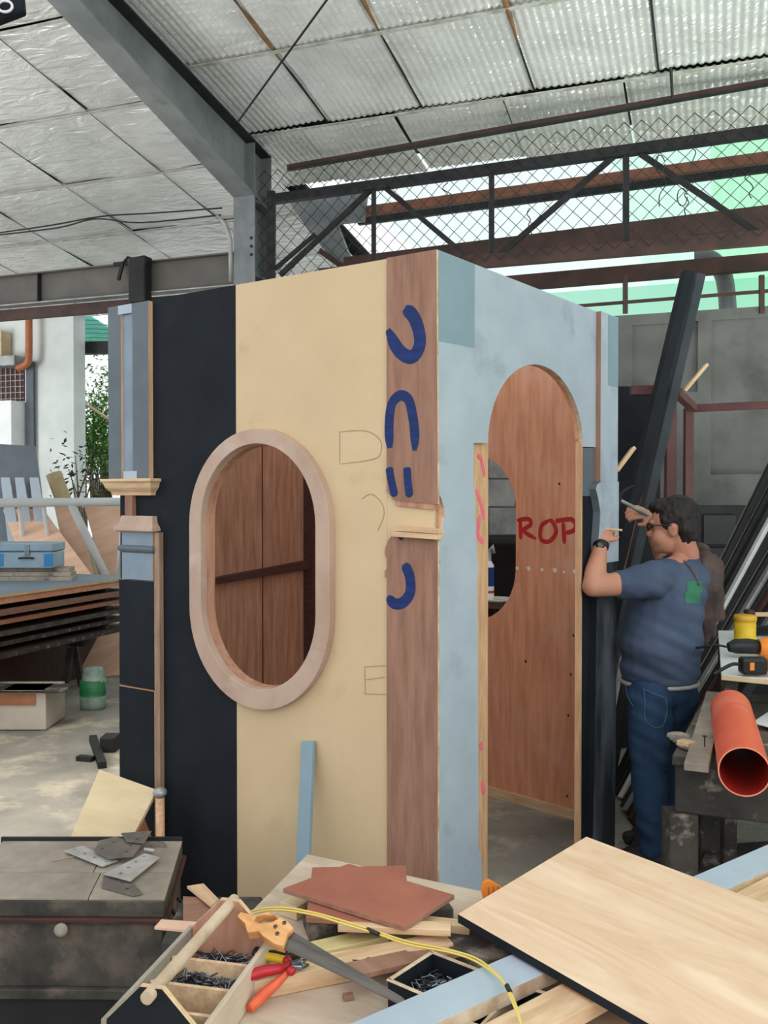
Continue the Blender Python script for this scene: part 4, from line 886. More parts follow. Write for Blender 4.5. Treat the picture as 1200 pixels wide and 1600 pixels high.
# metal plates on the chest
def plate(pts, lab, holes, dz=0.0, mt=M_GALV, tilt=0.0, thk=.003):
    P = [atz(x, y, ZC+.004+dz+(tilt if i in (1, 2) else 0)) for i, (x, y) in enumerate(pts)]
    M = frame(P[0], P[1]-P[0], P[-1]-P[0]); I = M.inverted(); L = [(I@p) for p in P]
    hl = []
    for hx, hy in holes:
        c = I @ onp(hx, hy, P[0], M.col[2].to_3d()); hl.append([(c.x+.0065*math.cos(t*math.pi/5), c.y+.0065*math.sin(t*math.pi/5)) for t in range(10)])
    m = MB(); m.prism([[(p.x, p.y) for p in L]] + hl, M, -thk/2, thk/2); return tag(m.build('metal_plate', mt, None, M), lab, 'metal plate')
M_PL2 = mat('dull_plate', S(140, 132, 124), S(104, 98, 92), .55, .4, scale=9, bump=.1)
plate([(159, 1387), (208, 1400), (223, 1388), (222, 1393)][:2] + [(223, 1397), (205, 1377), (162, 1368)], 'lowest dull plate nearest the chest front edge', [(192, 1379), (199, 1389)], .000, M_PL2)
plate([(162, 1366), (204, 1377), (250, 1340), (226, 1334)], 'bright steel plate with four holes pointing right', [(189, 1365), (201, 1356), (213, 1347), (225, 1339)], .010)
plate([(100, 1330), (160, 1354), (184, 1345), (128, 1322)], 'bright steel plate with holes at the left of the plate pile', [(117, 1328), (133, 1334), (148, 1340), (166, 1346)], .006)
plate([(147, 1330), (170, 1342), (208, 1338), (224, 1318), (180, 1308), (155, 1314)], 'dull grey plate across the middle of the pile', [(178, 1317), (160, 1327), (198, 1331), (205, 1321)], .018, M_PL2)
plate([(189, 1302), (198, 1315), (225, 1318), (237, 1299)], 'dull plate at the back of the pile', [(214, 1311), (223, 1302)], .026, M_PL2)
def litz(a, b, r, mt, lab, z, name, cat): return tag(MB().tube([atz(*a, z), atz(*b, z)], r, 8).build(name, mt), lab, cat)
litz((226, 1327), (241, 1329), .006, M_GALV, 'short bolt on the chest beside the plates', ZC+.012, 'bolt', 'bolt')
litz((80, 1345), (118, 1338), .0015, M_PINE, 'thin pale stick left of the metal plates', ZC+.004, 'thin_stick', 'stick')
pts = [atz(236, 1322, ZC+.01), atz(245, 1316, ZC+.014), atz(255, 1318, ZC+.012), atz(258, 1321, ZC+.01)]
tag(MB().tube(catmull([tuple(p) for p in pts], 4), [.006]*13, 6, flat=.4).build('bent_strap', M_PL2), 'bent steel strap on the back right of the chest lid', 'strap')
# ================================================================ FOREGROUND WORKTABLE
ZW = .75
wt_ = thing('worktable', atz(560, 1480, ZW)*1.0, 'rough worktable with pale plywood top in the foreground', 'table')
wt_.location.z = 0; WM[wt_.name] = T((wt_.location.x, wt_.location.y, 0)); wt_.matrix_basis = WM[wt_.name]
B0 = atz(480, 1334, ZW); B1 = atz(376, 1440, ZW); B2 = atz(720, 1385, ZW); dl = (B1-B0).normalized(); db = (B2-B0).normalized()
N0 = B0 + dl*1.22; N1 = B0 + db*1.35; N2 = N0 + db*1.45
quadboard('tabletop', [N0, N2, N1, B0], .03, M_TABLE, wt_, .003, M_EDGE)
for p in (B0, N1, N0, N2):
    c = (B0+N2)/2; q = p + (c-p)*.10; MB().beam(V((q.x, q.y, 0)), V((q.x, q.y, ZW-.032)), .07, .07, up=(0, 1, 0)).build('leg', M_DIRTY, wt_)
for a, b in ((B0, N1), (N0, N2), (B0, N0), (N1, N2)):
    c = (B0+N2)/2; a = a+(c-a)*.1; b = b+(c-b)*.1; MB().beam(V((a.x, a.y, ZW-.08)), V((b.x, b.y, ZW-.08)), .03, .09).build('apron', M_DIRTY, wt_)
def qb(name, px, z, th, mt, lab, cat='board', ms=None, bevel=.001, cl=None):
    zs = z if isinstance(z, (list, tuple)) else [z]*len(px)
    P = [atz(x, y, zz) for (x, y), zz in zip(px, zs)]
    return tag(quadboard(name, P, th, mt, None, bevel, ms), lab, cat)
# scrap layers in the middle of the table
z = ZW
def scrap(a, b, w, h, zb, mt, lab, name='wood_scrap', z2=None, cat='wood scrap'):
    p = atz(*a, zb+h/2); q = atz(*b, (z2 if z2 is not None else zb)+h/2); M, L = beamM(p, q); m = MB(); m.box((L/2, 0, 0), (L, w, h), M); return tag(m.build(name, mt, None, M, .0015), lab, cat)
tag(scrap((382, 1540), (700, 1478), .052, .036, ZW+.001, M_PINE, ''), 'thick pale batten lying under the saw and pliers', 'wood scrap')
scrap((478, 1490), (600, 1462), .05, .02, ZW+.002, mat('yellowish_pine', S(222, 206, 150), S(200, 184, 130), .6, scale=6, stretch=GX, bump=.1), 'yellowish strip of wood behind the saw blade')
scrap((540, 1520), (740, 1476), .05, .012, ZW+.038, M_BROWN, 'brown thin strip resting over the thick batten', z2=ZW+.012)
scrap((530, 1445), (705, 1452), .035, .014, ZW+.045, M_PINE, 'pinkish strip sticking out below the red-brown boards', z2=ZW+.05)
scrap((448, 1413), (475, 1422), .05, .03, ZW+.001, M_CREAMP, 'small cream block at the left of the red-brown boards')
scrap((478, 1445), (700, 1420), .08, .035, ZW+.002, M_DIRTY, 'dark scrap block hidden under the red-brown boards')
scrap((650, 1440), (735, 1450), .03, .018, ZW+.03, M_PINE, 'pale strip between the red-brown boards and big plywood')
scrap((660, 1460), (800, 1500), .09, .03, ZW+.001, M_DIRTY, 'grimy offcut in shade under the big plywood')
scrap((536, 1558), (552, 1556), .014, .010, ZW+.001, M_BROWN, 'tiny brown chip on the pale tabletop', 'wood_chip')
MB_ = MB(); tag(MB().tube([atz(551, 1500, ZW+.04), atz(565, 1501, ZW+.042), atz(577, 1496, ZW+.04)], .0012, 5).build('loose_nail', M_DSTEEL), 'thin bent nail lying on the batten', 'nail')
# red-brown boards
R2 = qb('red_brown_board', [(478, 1434), (640, 1444), (634, 1352), (488, 1355)], ZW+.062, .010, M_REDB, 'lower red-brown board partly covered by another', ms=M_BROWN)
R1 = qb('red_brown_board', [(442, 1388), (632, 1448), (710, 1398), (545, 1349)], [ZW+.074]*4, .010, M_REDB, 'upper red-brown board lying diagonally on top', ms=M_BROWN)
# big fresh plywood sheet (tilted slightly), navy edge
zA, zB = ZW+.05, ZW+.12
bp_ = [(715, 1428), (1135, 1669), (1330, 1462), (916, 1307)]
P = [atz(*bp_[0], ZW+.085), atz(*bp_[1], ZW+.085), None, atz(*bp_[3], ZW+.10)]
nn = (P[1]-P[0]).cross(P[3]-P[0]); P[2] = onp(*bp_[2], P[0], nn)
tag(quadboard('large_plywood_board', P, .018, M_BIGPLY, None, .001, M_NAVY), 'large fresh plywood board with blue-black edge lying across the worktable', 'board')
# supports: blue plank and pine timbers running under it
def timber(a, b, w, h, ztop, mt, lab, ms=None, name='painted_plank'):
    p = atz(*a, ztop) - V((0, 0, h/2)); q = atz(*b, ztop) - V((0, 0, h/2)); M, L = beamM(p, q); m = MB(); m.box((L/2, 0, 0), (L, w, h-.003), M); 
    if ms: m.box((L/2, 0, h/2-.001), (L, w, .002), M, 1)
    return tag(m.build(name, [mt, ms] if ms else mt, None, M, .001), lab, 'plank')
timber((555, 1625), (1260, 1312), .085, .030, ZW+.062, M_EDGE, 'long pale blue painted plank passing under the big plywood', ms=M_BLUE)
timber((735, 1640), (1270, 1352), .075, .032, ZW+.062, M_PINE, 'long bare pine timber beside the pale blue plank', name='pine_timber')
scrap((1090, 1420), (1235, 1372), .09, .02, ZW+.022, M_PINE, 'short orange-toned board at the right under the pine timber', 'short_board')
# nail boxes
def nailbox(name, pts, zt, h, lab, comps=1, fill=None):
    P = [atz(x, y, zt) for x, y in pts]; base = (P[0]+P[2])/2; t = thing(name, (base.x, base.y, zt-h), lab, 'box')
    M = frame(P[0], P[1]-P[0], P[3]-P[0]); L1 = (P[1]-P[0]).length; L2 = (P[3]-P[0]).length
    if M.col[2].z < 0: M = frame(P[0], P[3]-P[0], P[1]-P[0]); L1, L2 = L2, L1
    def b(n, c, s, mt): m = MB(); m.box(c, s, M); m.build(n, mt, t, M, .001)
    w_ = .008
    b('side', (L1/2, 0, -h/2), (L1, w_, h), M_NAVY); b('side', (L1/2, L2, -h/2), (L1, w_, h), M_NAVY); b('side', (0, L2/2, -h/2), (w_, L2-w_, h), M_NAVY); b('side', (L1, L2/2, -h/2), (w_, L2-w_, h), M_NAVY)
    b('bottom', (L1/2, L2/2, -h+.003), (L1-w_, L2-w_, .006), M_NAVY)
    for c, s in (((L1/2, 0, .0012), (L1+w_, w_+.001, .002)), ((L1/2, L2, .0012), (L1+w_, w_+.001, .002)), ((0, L2/2, .0012), (w_+.001, L2, .002)), ((L1, L2/2, .0012), (w_+.001, L2, .002))): b('rim', c, s, M_EDGE)
    for k in range(1, comps): b('divider', (L1*k/comps, L2/2, -h/2+.001), (w_*.8, L2-w_, h-.002), M_EDGE)
    return t, M, L1, L2
def nails(M, x0, x1, y0, y1, z, n, lab, L=.03, seed=1):
    random.seed(seed); m = MB()
    for k in range(n):
        c = V((random.uniform(x0, x1), random.uniform(y0, y1), z + random.random()*.020)); th = random.uniform(0, 6.28); ph = random.uniform(-.35, .35)
        d = V((math.cos(th)*math.cos(ph), math.sin(th)*math.cos(ph), math.sin(ph)))*L*.5
        lo = c-d; hi = c+d
        for q in (lo, hi): q.x = min(max(q.x, x0-.008), x1+.008); q.y = min(max(q.y, y0-.008), y1+.008); q.z = max(q.z, z-.002)
        m.tube([M @ lo, M @ hi], .0015, 4)
    o = m.build('nail_heap', M_NAIL); return tag(o, lab, 'nails', kind='stuff')
t, M, L1, L2 = nailbox('nail_tray', [(608, 1532), (692, 1568), (738, 1512), (668, 1486)], ZW+.05, .048, 'open blue-black box of small nails beside the saw tip')
nails(M, L1*.15, L1*.85, L2*.15, L2*.85, -.036, 230, 'heap of small nails in the blue-black box', .018, 2)
t, M, L1, L2 = nailbox('divided_tray', [(700, 1588), (800, 1622), (866, 1560), (770, 1528)], ZW+.035, .033, 'low divided blue-black tray under the pale blue plank', 2)
# saw
sz = ZW+.06
hs = atz(430, 1455, sz+.045); tip = atz(628, 1562, ZW+.058)
M, L = beamM(hs, tip); 
M = frame(hs, tip-hs, V((-(tip-hs).y, (tip-hs).x, .15)))
sw = thing('hand_saw', hs*1.0, 'old hand saw with varnished wooden handle lying on the scraps', 'saw')
I = M.inverted()
def sq(px, py): p = I @ onp(px, py, hs, M.col[2].to_3d()); return (p.x, p.y)
bl = [sq(*p) for p in ((455, 1454), (628, 1558), (637, 1567), (622, 1569), (545, 1530), (436, 1480), (444, 1462))]
m = MB(); m.prism([bl], M, -.001, .001); m.build('blade', M_SAW, sw, M)
hd = [sq(*p) for p in ((372, 1437), (378, 1430), (400, 1436), (420, 1430), (436, 1436), (450, 1444), (460, 1455), (450, 1466), (444, 1484), (430, 1480), (412, 1468), (405, 1460), (388, 1463), (384, 1448))]
hh_ = [sq(*p) for p in ((399, 1444), (408, 1449), (424, 1447), (436, 1441), (430, 1435), (412, 1435), (402, 1438))]
m = MB(); m.prism([hd, hh_], M, -.011, .011, smooth=False); shd = m.build('handle', M_SAWH, sw, M, .005)
for x, y in ((432, 1454), (446, 1448), (435, 1465)):
    q = sq(x, y); m = MB(); m.lathe([(0, .0), (.004, .0), (.004, .0125), (0, .0127)], M @ T((q[0], q[1], 0)), 10); m.build('rivet', M_SAW, shd)
# pliers: red / orange grips
pz = ZW+.05
pj_ = atz(455, 1508, pz)
pr_ = thing('side_cutters', pj_*1.0, 'open side cutters with red grips and steel jaws on the batten', 'pliers')
def grip(pts, rad, mt, name):
    P = catmull([tuple(atz(x, y, zz)) for x, y, zz in pts], 4); n = len(P); R = [rad*(.62+.38*math.sin(math.pi*min(1, (i/(n-1))*1.15+.12))) for i in range(n)]
    MB().tube(P, R, 10).build(name, mt, pr_)
grip([(381, 1528, pz+.002), (410, 1518, pz+.004), (440, 1513, pz+.004), (452, 1506, pz+.004)], .0105, M_RED, 'grip')
grip([(389, 1577, ZW+.012), (410, 1556, ZW+.022), (435, 1534, ZW+.036), (455, 1514, pz)], .0105, M_ORANGEG, 'grip')
MB().ball(atz(449, 1501, pz+.004), .009).build('grip_collar', M_RED, pr_); MB().ball(atz(455, 1517, pz+.004), .009).build('grip_collar', M_RED, pr_)
for a, b in (((456, 1508), (478, 1500)), ((456, 1510), (482, 1508))): MB().tube([atz(*a, pz+.004), atz((a[0]+b[0])/2, (a[1]+b[1])/2+1, pz+.006), atz(*b, pz+.002)], [.006, .008, .0025], 8).build('jaw', M_NAIL, pr_)
yz = ZW+.05
y_ = thing('yellow_pliers', atz(420, 1495, yz)*1.0, 'yellow and black handled pliers behind the red side cutters', 'pliers')
MB().tube(catmull([tuple(atz(x, y, yz)) for x, y in ((398, 1496), (420, 1495), (445, 1500))], 4), .008, 8).build('grip', M_YELLOW, y_)
MB().tube(catmull([tuple(atz(x, y, yz)) for x, y in ((402, 1484), (399, 1490), (410, 1490), (450, 1490))], 4), .007, 8).build('grip', M_BLACK, y_)
MB().tube([atz(445, 1496, yz), atz(470, 1494, yz)], [.010, .004], 8).build('jaw', M_DSTEEL, y_)
# cable: two thin yellow cores and black joints
cb_ = thing('yellow_cable', atz(520, 1430, ZW+.09)*1.0, 'thin twin yellow cable with dark joints looping over the table', 'cable')
pc_ = [(355, 1442, ZW+.03), (395, 1423, ZW+.07), (440, 1418, ZW+.085), (490, 1426, ZW+.085), (540, 1440, ZW+.075), (590, 1456, ZW+.07), (640, 1472, ZW+.068), (700, 1484, ZW+.068), (745, 1498, ZW+.068), (780, 1526, ZW+.078), (802, 1560, ZW+.082), (816, 1606, ZW+.08)]
for dx, dy in ((0, 0), (2, 4)):
    MB().tube(catmull([tuple(atz(x+dx*(1 if i % 2 else -1), y+dy, zz)) for i, (x, y, zz) in enumerate(pc_)], 5), .0022, 6).build('core', M_CABLE, cb_)
for a, b in (((574, 1452), (592, 1460)), ((792, 1540), (797, 1550))): 
    zz = ZW+.072 if a[0] < 700 else ZW+.083; MB().tube([atz(*a, zz), atz(*b, zz)], .0045, 8).build('joint', M_RUBBER, cb_)
# orange scraper behind the plywood
oc_ = atz(768, 1385, ZW+.06); os_ = thing('orange_scraper', V((oc_.x, oc_.y, ZW)), 'small orange plastic scraper standing behind the big plywood', 'scraper')
M = frame(V((oc_.x, oc_.y, ZW+.001)), V((1, .1, 0)), V((-.3, .15, 1)))
m = MB(); m.prism([[(-.012, 0), (.02, 0), (.034, .045), (.02, .058), (-.004, .072), (-.018, .066), (-.022, .05)]], M, -.006, .006); m.build('body', M_DRILL, os_, M, .002)
for k in range(3): m = MB(); m.box((-.006+.011*k, .045, .0065), (.003, .022, .001), M); m.build('rib', M_COPPER, os_)
# ---- wooden tote at left on the table
tz = ZW
F_ = atz(362, 1470, .80); Nn = atz(236, 1625, .80); F_.z = Nn.z = ZW
ax_ = (Nn-F_).normalized(); sd = V((-ax_.y, ax_.x, 0)); sd = sd if sd.x > 0 else -sd
LT = (Nn-F_).length; Mt = frame(V((F_.x, F_.y, ZW)), ax_, V((-ax_.y, ax_.x, 0))); 
ys = 1 if Mt.col[1].to_3d().x > 0 else -1
tt = thing('nail_tote', (F_+Nn)/2, 'wooden carrying tote with round handle and nails at the table edge', 'tool tote')
WID = .085
for s in (-1, 1):
    m = MB(); m.box((LT/2, s*WID, .038), (LT, .010, .07), Mt); m.build('side_board', M_TABLE if s == ys else M_DUSTY, tt, Mt, .002)
m = MB(); m.box((LT/2, 0, .006), (LT, WID*2-.012, .010), Mt); m.build('bottom', M_NAVY, tt, Mt)
for x, mt_ in ((0.006, M_INPLY), (LT-.006, M_NAVY)):
    Me = Mt @ T((x, 0, 0)) @ Matrix(((0, 0, 1, 0), (1, 0, 0, 0), (0, 1, 0, 0), (0, 0, 0, 1)))
    m = MB(); m.prism([[(-WID+.006, .002), (WID-.006, .002), (WID-.006, .075), (.020, .135), (-.020, .135), (-WID+.006, .075)]], Me, -.006, .006, 0, 1); m.build('end_board', [mt_, M_PINE], tt, Me, .001)
m = MB(); m.tube([Mt @ V((-.015, 0, .126)), Mt @ V((LT+.015, 0, .126))], .011, 12); m.build('handle', mat('worn_handle_wood', S(206, 188, 160), S(170, 148, 120), .6, scale=9, bump=.3), tt, Mt)
for k in (.30, .56, .80): m = MB(); m.box((LT*k, 0, .036), (.008, WID*2-.014, .05), Mt); m.build('divider', M_PINE, tt, Mt, .001)
nails(Mt, LT*.04+.01, LT*.28, -WID+.03, WID-.03, .018, 190, 'nails in the far compartment of the tote', .035, 3)
nails(Mt, LT*.33, LT*.53, -WID+.03, WID-.03, .020, 280, 'nails heaped in the middle compartment of the tote', .035, 4)
# scraps between chest and booth, and at the tote
def fscrap(pts, z, mt, lab, th=.008, name='wood_scrap'): return qb(name, pts, z, th, mt, lab, 'wood scrap')
cr = thing('scrap_crate', atz(300, 1470, .5)*1.0, 'low dusty crate of scraps between the chest and the worktable', 'crate'); cr.location.z = 0; WM[cr.name] = T((cr.location.x, cr.location.y, 0)); cr.matrix_basis = WM[cr.name]
c0 = atz(318, 1400, .5)
m = MB(); m.box((c0.x+.05, c0.y-.09, .24), (.24, .28, .48)); m.build('crate_body', M_DIRTY, cr, bevel=.01)
fscrap([(292, 1384), (318, 1380), (342, 1404), (330, 1414)], [.50, .50, .51, .51], M_PINE, 'pinkish broken strip on the crate behind the tote')
fscrap([(286, 1400), (320, 1402), (338, 1436), (286, 1446)], [.49]*4, M_BROWN, 'brown plywood piece on the crate beside the chest')
# pinkish strip poking from the tote toward the chest
st_ = [Mt @ V((LT*.62, -ys*WID*1.08, .085))]
fscrap([(241, 1448), (304, 1454), (308, 1440), (252, 1436)], [.792]*4, M_PINKP, 'pinkish thin strip poking left out of the tote', .006, 'thin_strip')
# ================================================================ RIGHT SIDE BACKGROUND
def pole(name, a, Ya, b, Yb, w, h, mt, lab, cat='post', ext=True, up=(0, 1, 0), bevel=.003, grp=None):
    p, q = at(*a, Ya), at(*b, Yb)
    if ext: q = p + (q-p)*(p.z/(p.z-q.z)); q.z = .003
    M, L = beamM(p, q, up); m = MB(); m.box((L/2, 0, 0), (L, w, h), M); return tag(m.build(name, mt, None, M, bevel), lab, cat, grp)
# two long blue-black boards leaning
pole('leaning_beam', (1075, 425), 5.50, (985, 800), 5.5, .06, .09, M_NAVY, 'long blue-black timber leaning highest over the booth, left of a pair', 'timber')
pole('leaning_beam', (1092, 430), 5.60, (1008, 800), 5.62, .055, .10, mat('greyish_navy', S(58, 66, 72), S(42, 48, 54), .7, scale=3, bump=.05), 'long grey-black timber leaning just right of its twin', 'timber')
pole('leaning_plank', (1050, 640), 5.85, (1000, 800), 5.85, .015, .10, M_BROWN, 'brown plank leaning right of the blue-black timbers', 'plank')
pole('pale_stick', (1104, 570), 5.75, (1068, 612), 5.7, .02, .045, M_PINE, 'short pale stick jutting above the red steel frame', 'stick', ext=False)
pole('pale_stick', (990, 700), 4.9, (962, 737), 4.85, .02, .045, M_PINE, 'short pale stick showing between booth and dark timbers', 'stick', ext=False)
# black board behind the booth's right end
a, b = at(955, 604, 6.1), at(1030, 604, 6.2); c = V((b.x, b.y, .002)); d = V((a.x, a.y, .002))
tag(quadboard('black_board', [a, b, c, d], .02, M_NAVY, None, .002), 'upright blue-black board behind the booth\'s right end', 'board')
# red steel stand
rs = thing('red_steel_stand', at(1060, 1000, 6.0)*1.0, 'dark red square-tube steel stand behind the man', 'stand'); rs.location.z = 0; WM[rs.name] = T((rs.location.x, rs.location.y, 0)); rs.matrix_basis = WM[rs.name]
M_RS = mat('dark_red_steel', S(104, 66, 64), S(84, 54, 54), .6, scale=4, bump=.05)
MB().beam(at(986, 610, 5.7), at(1056, 610, 5.7), .055, .055).build('front_rail', M_RS, rs)
MB().beam(at(1056, 612, 5.7), at(1084, 638, 6.3), .05, .05).build('side_rail', M_RS, rs)
MB().beam(at(1084, 638, 6.3), at(1260, 630, 6.0), .05, .05).build('back_rail', M_RS, rs)
for x, y, Y, w in ((1048, 612, 5.7, .06), (1076, 638, 6.3, .055), (1250, 634, 6.0, .05)):
    p = at(x, y, Y); MB().beam(p, V((p.x, p.y, 0)), w, w, up=(0, 1, 0)).build('leg', M_RS, rs)
# shelf unit / dark recess behind the man's head
dk = thing('metal_locker', at(1095, 900, 6.7)*1.0, 'dark grey metal cabinet against the back wall', 'cabinet'); dk.location.z = 0; WM[dk.name] = T((dk.location.x, dk.location.y, 0)); dk.matrix_basis = WM[dk.name]
p, q = at(1085, 790, 6.45), at(1230, 790, 6.45)
m = MB(); m.box(((p.x+q.x)/2, 6.62, p.z/2), (q.x-p.x, .3, p.z)); m.build('body', M_DSTEEL, dk, bevel=.005)
for y0, y1 in ((805, 850), (856, 980)):
    a, b = at(1100, y0, 6.45), at(1150, y1, 6.45); m = MB(); m.box(((a.x+b.x)/2, 6.462, (a.z+b.z)/2), (b.x-a.x, .012, a.z-b.z)); m.build('door', mat('grey_locker', S(58, 62, 62), S(48, 52, 52), .5, scale=3, bump=.03), dk, bevel=.003)
# bundle of bars leaning at the far right
random.seed(21)
labs = ['white bar leaning at the front of the bundle', 'second pale bar of the leaning bundle', 'glossy black bar leftmost of the bundle', 'black bar beside the leftmost one', 'black bar between the two pale bars', 'dark bar right of the pale bars', 'silver-edged bar in the middle of the bundle', 'black bar low in the bundle', 'dark brown bar right in the bundle', 'black bar toward the frame edge', 'grey bar near the frame edge', 'last black bar at the frame edge', 'thin black bar at the back of the bundle', 'dark bar at the far right of the bundle']
for i in range(14):
    x0 = 1080 + i*11.5; xt = x0 + 128; yt = 728 + i*6 + random.uniform(-8, 8)
    mt = {3: M_WHITE, 6: M_GALVB, 10: M_STEEL, 8: M_DWOOD}.get(i, M_BLACK)
    if i in (0,): mt = M_BLACK
    lab = labs[i] if i not in (0, 3, 6) else ['black bar standing leftmost in the leaning bundle', '', '', 'bright white bar in the leaning bundle', '', '', 'silver bar in the middle of the leaning bundle'][i]
    if i == 2: lab = 'glossy black bar just left of the white bar'
    if i == 1: lab = 'dark bar second from the left of the bundle'
    pole('leaning_bar', (xt, yt), 6.0-.05*i, (x0, 985), 5.6-.05*i, .05, .05, mt, lab, 'bar', up=(0, 1, 0), grp='bars leaning in the bundle at right')
    if i in (0, 1, 5, 7):
        o_ = bpy.data.objects[[k for k in WM if k.startswith('leaning_bar')][-1]]; M_ = WM[o_.name]; m = MB(); m.box((1.0, -.0255 if M_.col[1].y > 0 else .0255, .018), (2.0, .002, .012), M_); m.build('silver_edge', M_GALVB, o_, M_)
for i, (xa, ya, xb_, yb, mt) in enumerate(((975, 1010, 957, 1105, M_GALVB), (990, 960, 962, 1110, M_BLACK), (985, 1000, 968, 1115, M_BLACK), (1000, 960, 975, 1110, M_BLACK))):
    pole('leaning_bar', (xa, ya), 4.9+.05*i, (xb_, yb), 4.8+.05*i, .03, .03, mt, ['silver bar leaning between booth and man', 'black bar leaning between booth and man', 'second black bar leaning behind the man', 'third black bar hidden behind the man'][i], 'bar')
# dark clutter sack behind man's chest
c = at(1000, 860, 5.0)
# ---- white topped bench with power tools
ZD = .98
Pa = atz(1127, 1054, ZD); Pb = atz(1122, 985, ZD); Pc = atz(1290, 985, ZD); Pd = atz(1290, 1070, ZD)
tl = thing('tool_stand', (Pa+Pc)/2 - V((0, 0, ZD)), 'white-topped stand holding drills at the right edge', 'table')
quadboard('white_top', [Pa, Pd, Pc, Pb], .022, M_WHITE, tl, .003, M_CREAMP)
for p in (Pa, Pb, Pc, Pd): c = (Pa+Pc)/2; q = p + (c-p)*.12; MB().beam(V((q.x, q.y, 0)), V((q.x, q.y, ZD-.024)), .05, .05, up=(0, 1, 0)).build('leg', M_DIRTY, tl)
m = MB(); c = (Pa+Pc)/2; m.box((c.x, c.y, .55), ((Pc.x-Pb.x)*.9, (Pb.y-Pa.y)*.9, .04)); m.build('lower_shelf', M_DIRTY, tl)
m = MB(); a = atz(1103, 1018, ZD-.02); tag(MB().beam(V((Pa.x-.07, Pa.y+.35, ZD-.08)), V((Pa.x-.07, Pa.y+.8, ZD-.08)), .09, .10).build('dark_beam_end', M_DWOOD), 'dark timber end left of the white-topped stand', 'timber') if False else None
cp = atz(1164, 1002, ZD); 
cup = thing('yellow_tub', V((cp.x, cp.y, ZD)), 'yellow plastic tub with lid on the white-topped stand', 'tub')
kx = cp.y/1440; rr = 16.5*kx
MB().lathe([(0, ZD+.001), (rr*.93, ZD+.001), (rr, ZD+.01), (rr, ZD+.10*1.0), (0, ZD+.10)], T((cp.x, cp.y, 0)), 24).build('tub_body', M_YELLOW, cup)
MB().lathe([(0, ZD+.10), (rr*1.06, ZD+.10), (rr*1.06, ZD+.122), (rr*.9, ZD+.128), (0, ZD+.128)], T((cp.x, cp.y, 0)), 24).build('lid', mat('yellow_lid', S(226, 176, 60), S(206, 156, 48), .4, scale=4, bump=0), cup)
def drill(y, x0, name, lab, flip, zz=.0):
    p = atz(x0, y, ZD+.04); t = thing(name, V((p.x+.1, p.y, ZD)), lab, 'power tool'); k = p.y/1440
    c = V((p.x, p.y, ZD+.045))
    if not flip:
        MB().tube([c, c+V((.03, 0, .004)), c+V((.09, 0, .004)), c+V((.13, 0, 0))], [.02, .032, .034, .03], 14).build('grip', M_RUBBER, t)
        MB().tube([c+V((.13, 0, 0)), c+V((.16, 0, 0)), c+V((.30, 0, .0)), c+V((.34, 0, 0))], [.036, .043, .043, .03], 14).build('motor_body', M_DRILL, t)
        m = MB(); m.box((c.x+.22, c.y+.0, c.z+.03), (.08, .05, .03)); m.build('vent', M_RUBBER, t, bevel=.005)
        MB().tube([c, c+V((-.05, .0, .01)), c+V((-.11, .05, -.01)), c+V((-.15, .12, -.03))], .005, 6).build('power_cord', M_RUBBER, t)
    else:
        m = MB(); m.box((c.x+.05, c.y, c.z-.005), (.10, .06, .065)); m.build('battery_pack', M_RUBBER, t, bevel=.012)
        m = MB(); m.box((c.x+.035, c.y-.032, c.z-.003), (.018, .006, .03)); m.build('latch', M_DRILL, t, bevel=.002)
        m = MB(); m.box((c.x+.19, c.y, c.z), (.18, .065, .06)); m.build('tool_body', M_DRILL, t, bevel=.014)
        MB().tube(catmull([tuple(c), tuple(c+V((-.03, .0, .0))), tuple(c+V((-.07, .0, -.02))), tuple(c+V((-.11, -.02, -.035)))], 4), .007, 6).build('power_cord', M_RUBBER, t)
drill(1013, 1138, 'angle_drill', 'orange power drill with black grip beside the yellow tub', False)
drill(1040, 1156, 'cordless_tool', 'orange and black power tool at the front of the white stand', True)
p = atz(1170, 985, ZD+.03); tag(MB().tube([p, p+V((.4, .02, 0))], .025, 10).build('black_tube', M_RUBBER), 'black tube lying behind the yellow tub', 'tube')
p = atz(1180, 960, ZD+.10); hmm = thing('claw_mallet', V((p.x, p.y, ZD)), 'brown-headed mallet on the black tube behind the tub', 'mallet')
MB().beam(p+V((-.01, 0, 0)), p+V((.3, .02, 0)), .02, .02).build('mallet_handle', M_PINE, hmm); m = MB(); m.box((p.x-.03, p.y, p.z-.02), (.04, .07, .09)); m.build('mallet_head', M_DWOOD, hmm, bevel=.01)
# ---- grimy workbench with the orange pipe
ZBk = .80
q = [atz(1050, 1180, ZBk), atz(1102, 1088, ZBk), atz(1290, 1080, ZBk), atz(1290, 1205, ZBk)]
wbk = thing('grimy_workbench', (q[0]+q[2])/2 - V((0, 0, ZBk)), 'battered paint-caked workbench under the orange pipe', 'workbench')
quadboard('bench_top', [q[0], q[3], q[2], q[1]], .035, mat('caked_top', S(120, 112, 102), S(58, 54, 50), .7, scale=5, bump=.6, bscale=10, c3=S(170, 164, 156), c3s=6, c3r=(.55, .68)), wbk, .006, M_DIRTY)
q = [V((p.x, p.y, 0)) for p in q]; cc = (q[0]+q[2])/2
m = MB(); P = [p+(cc-p)*.03 for p in q]; m.prism([[(p.x, p.y) for p in P]], Matrix(), ZBk-.20, ZBk-.036); m.build('drawer_box', M_DIRTY, wbk, bevel=.006)
for i, p in enumerate(q): r = p+(cc-p)*.08; MB().beam(V((r.x, r.y, 0)), V((r.x, r.y, ZBk-.2)), .10, .10, up=(0, 1, 0)).build('leg', M_DIRTY, wbk, bevel=.008)
a, b = q[0]+(cc-q[0])*.10, q[3]+(cc-q[3])*.1
MB().tube([a+V((.05, 0, .18)), a+V((.35, .05, .42))], .03, 10).build('brace', M_DUSTY, wbk)
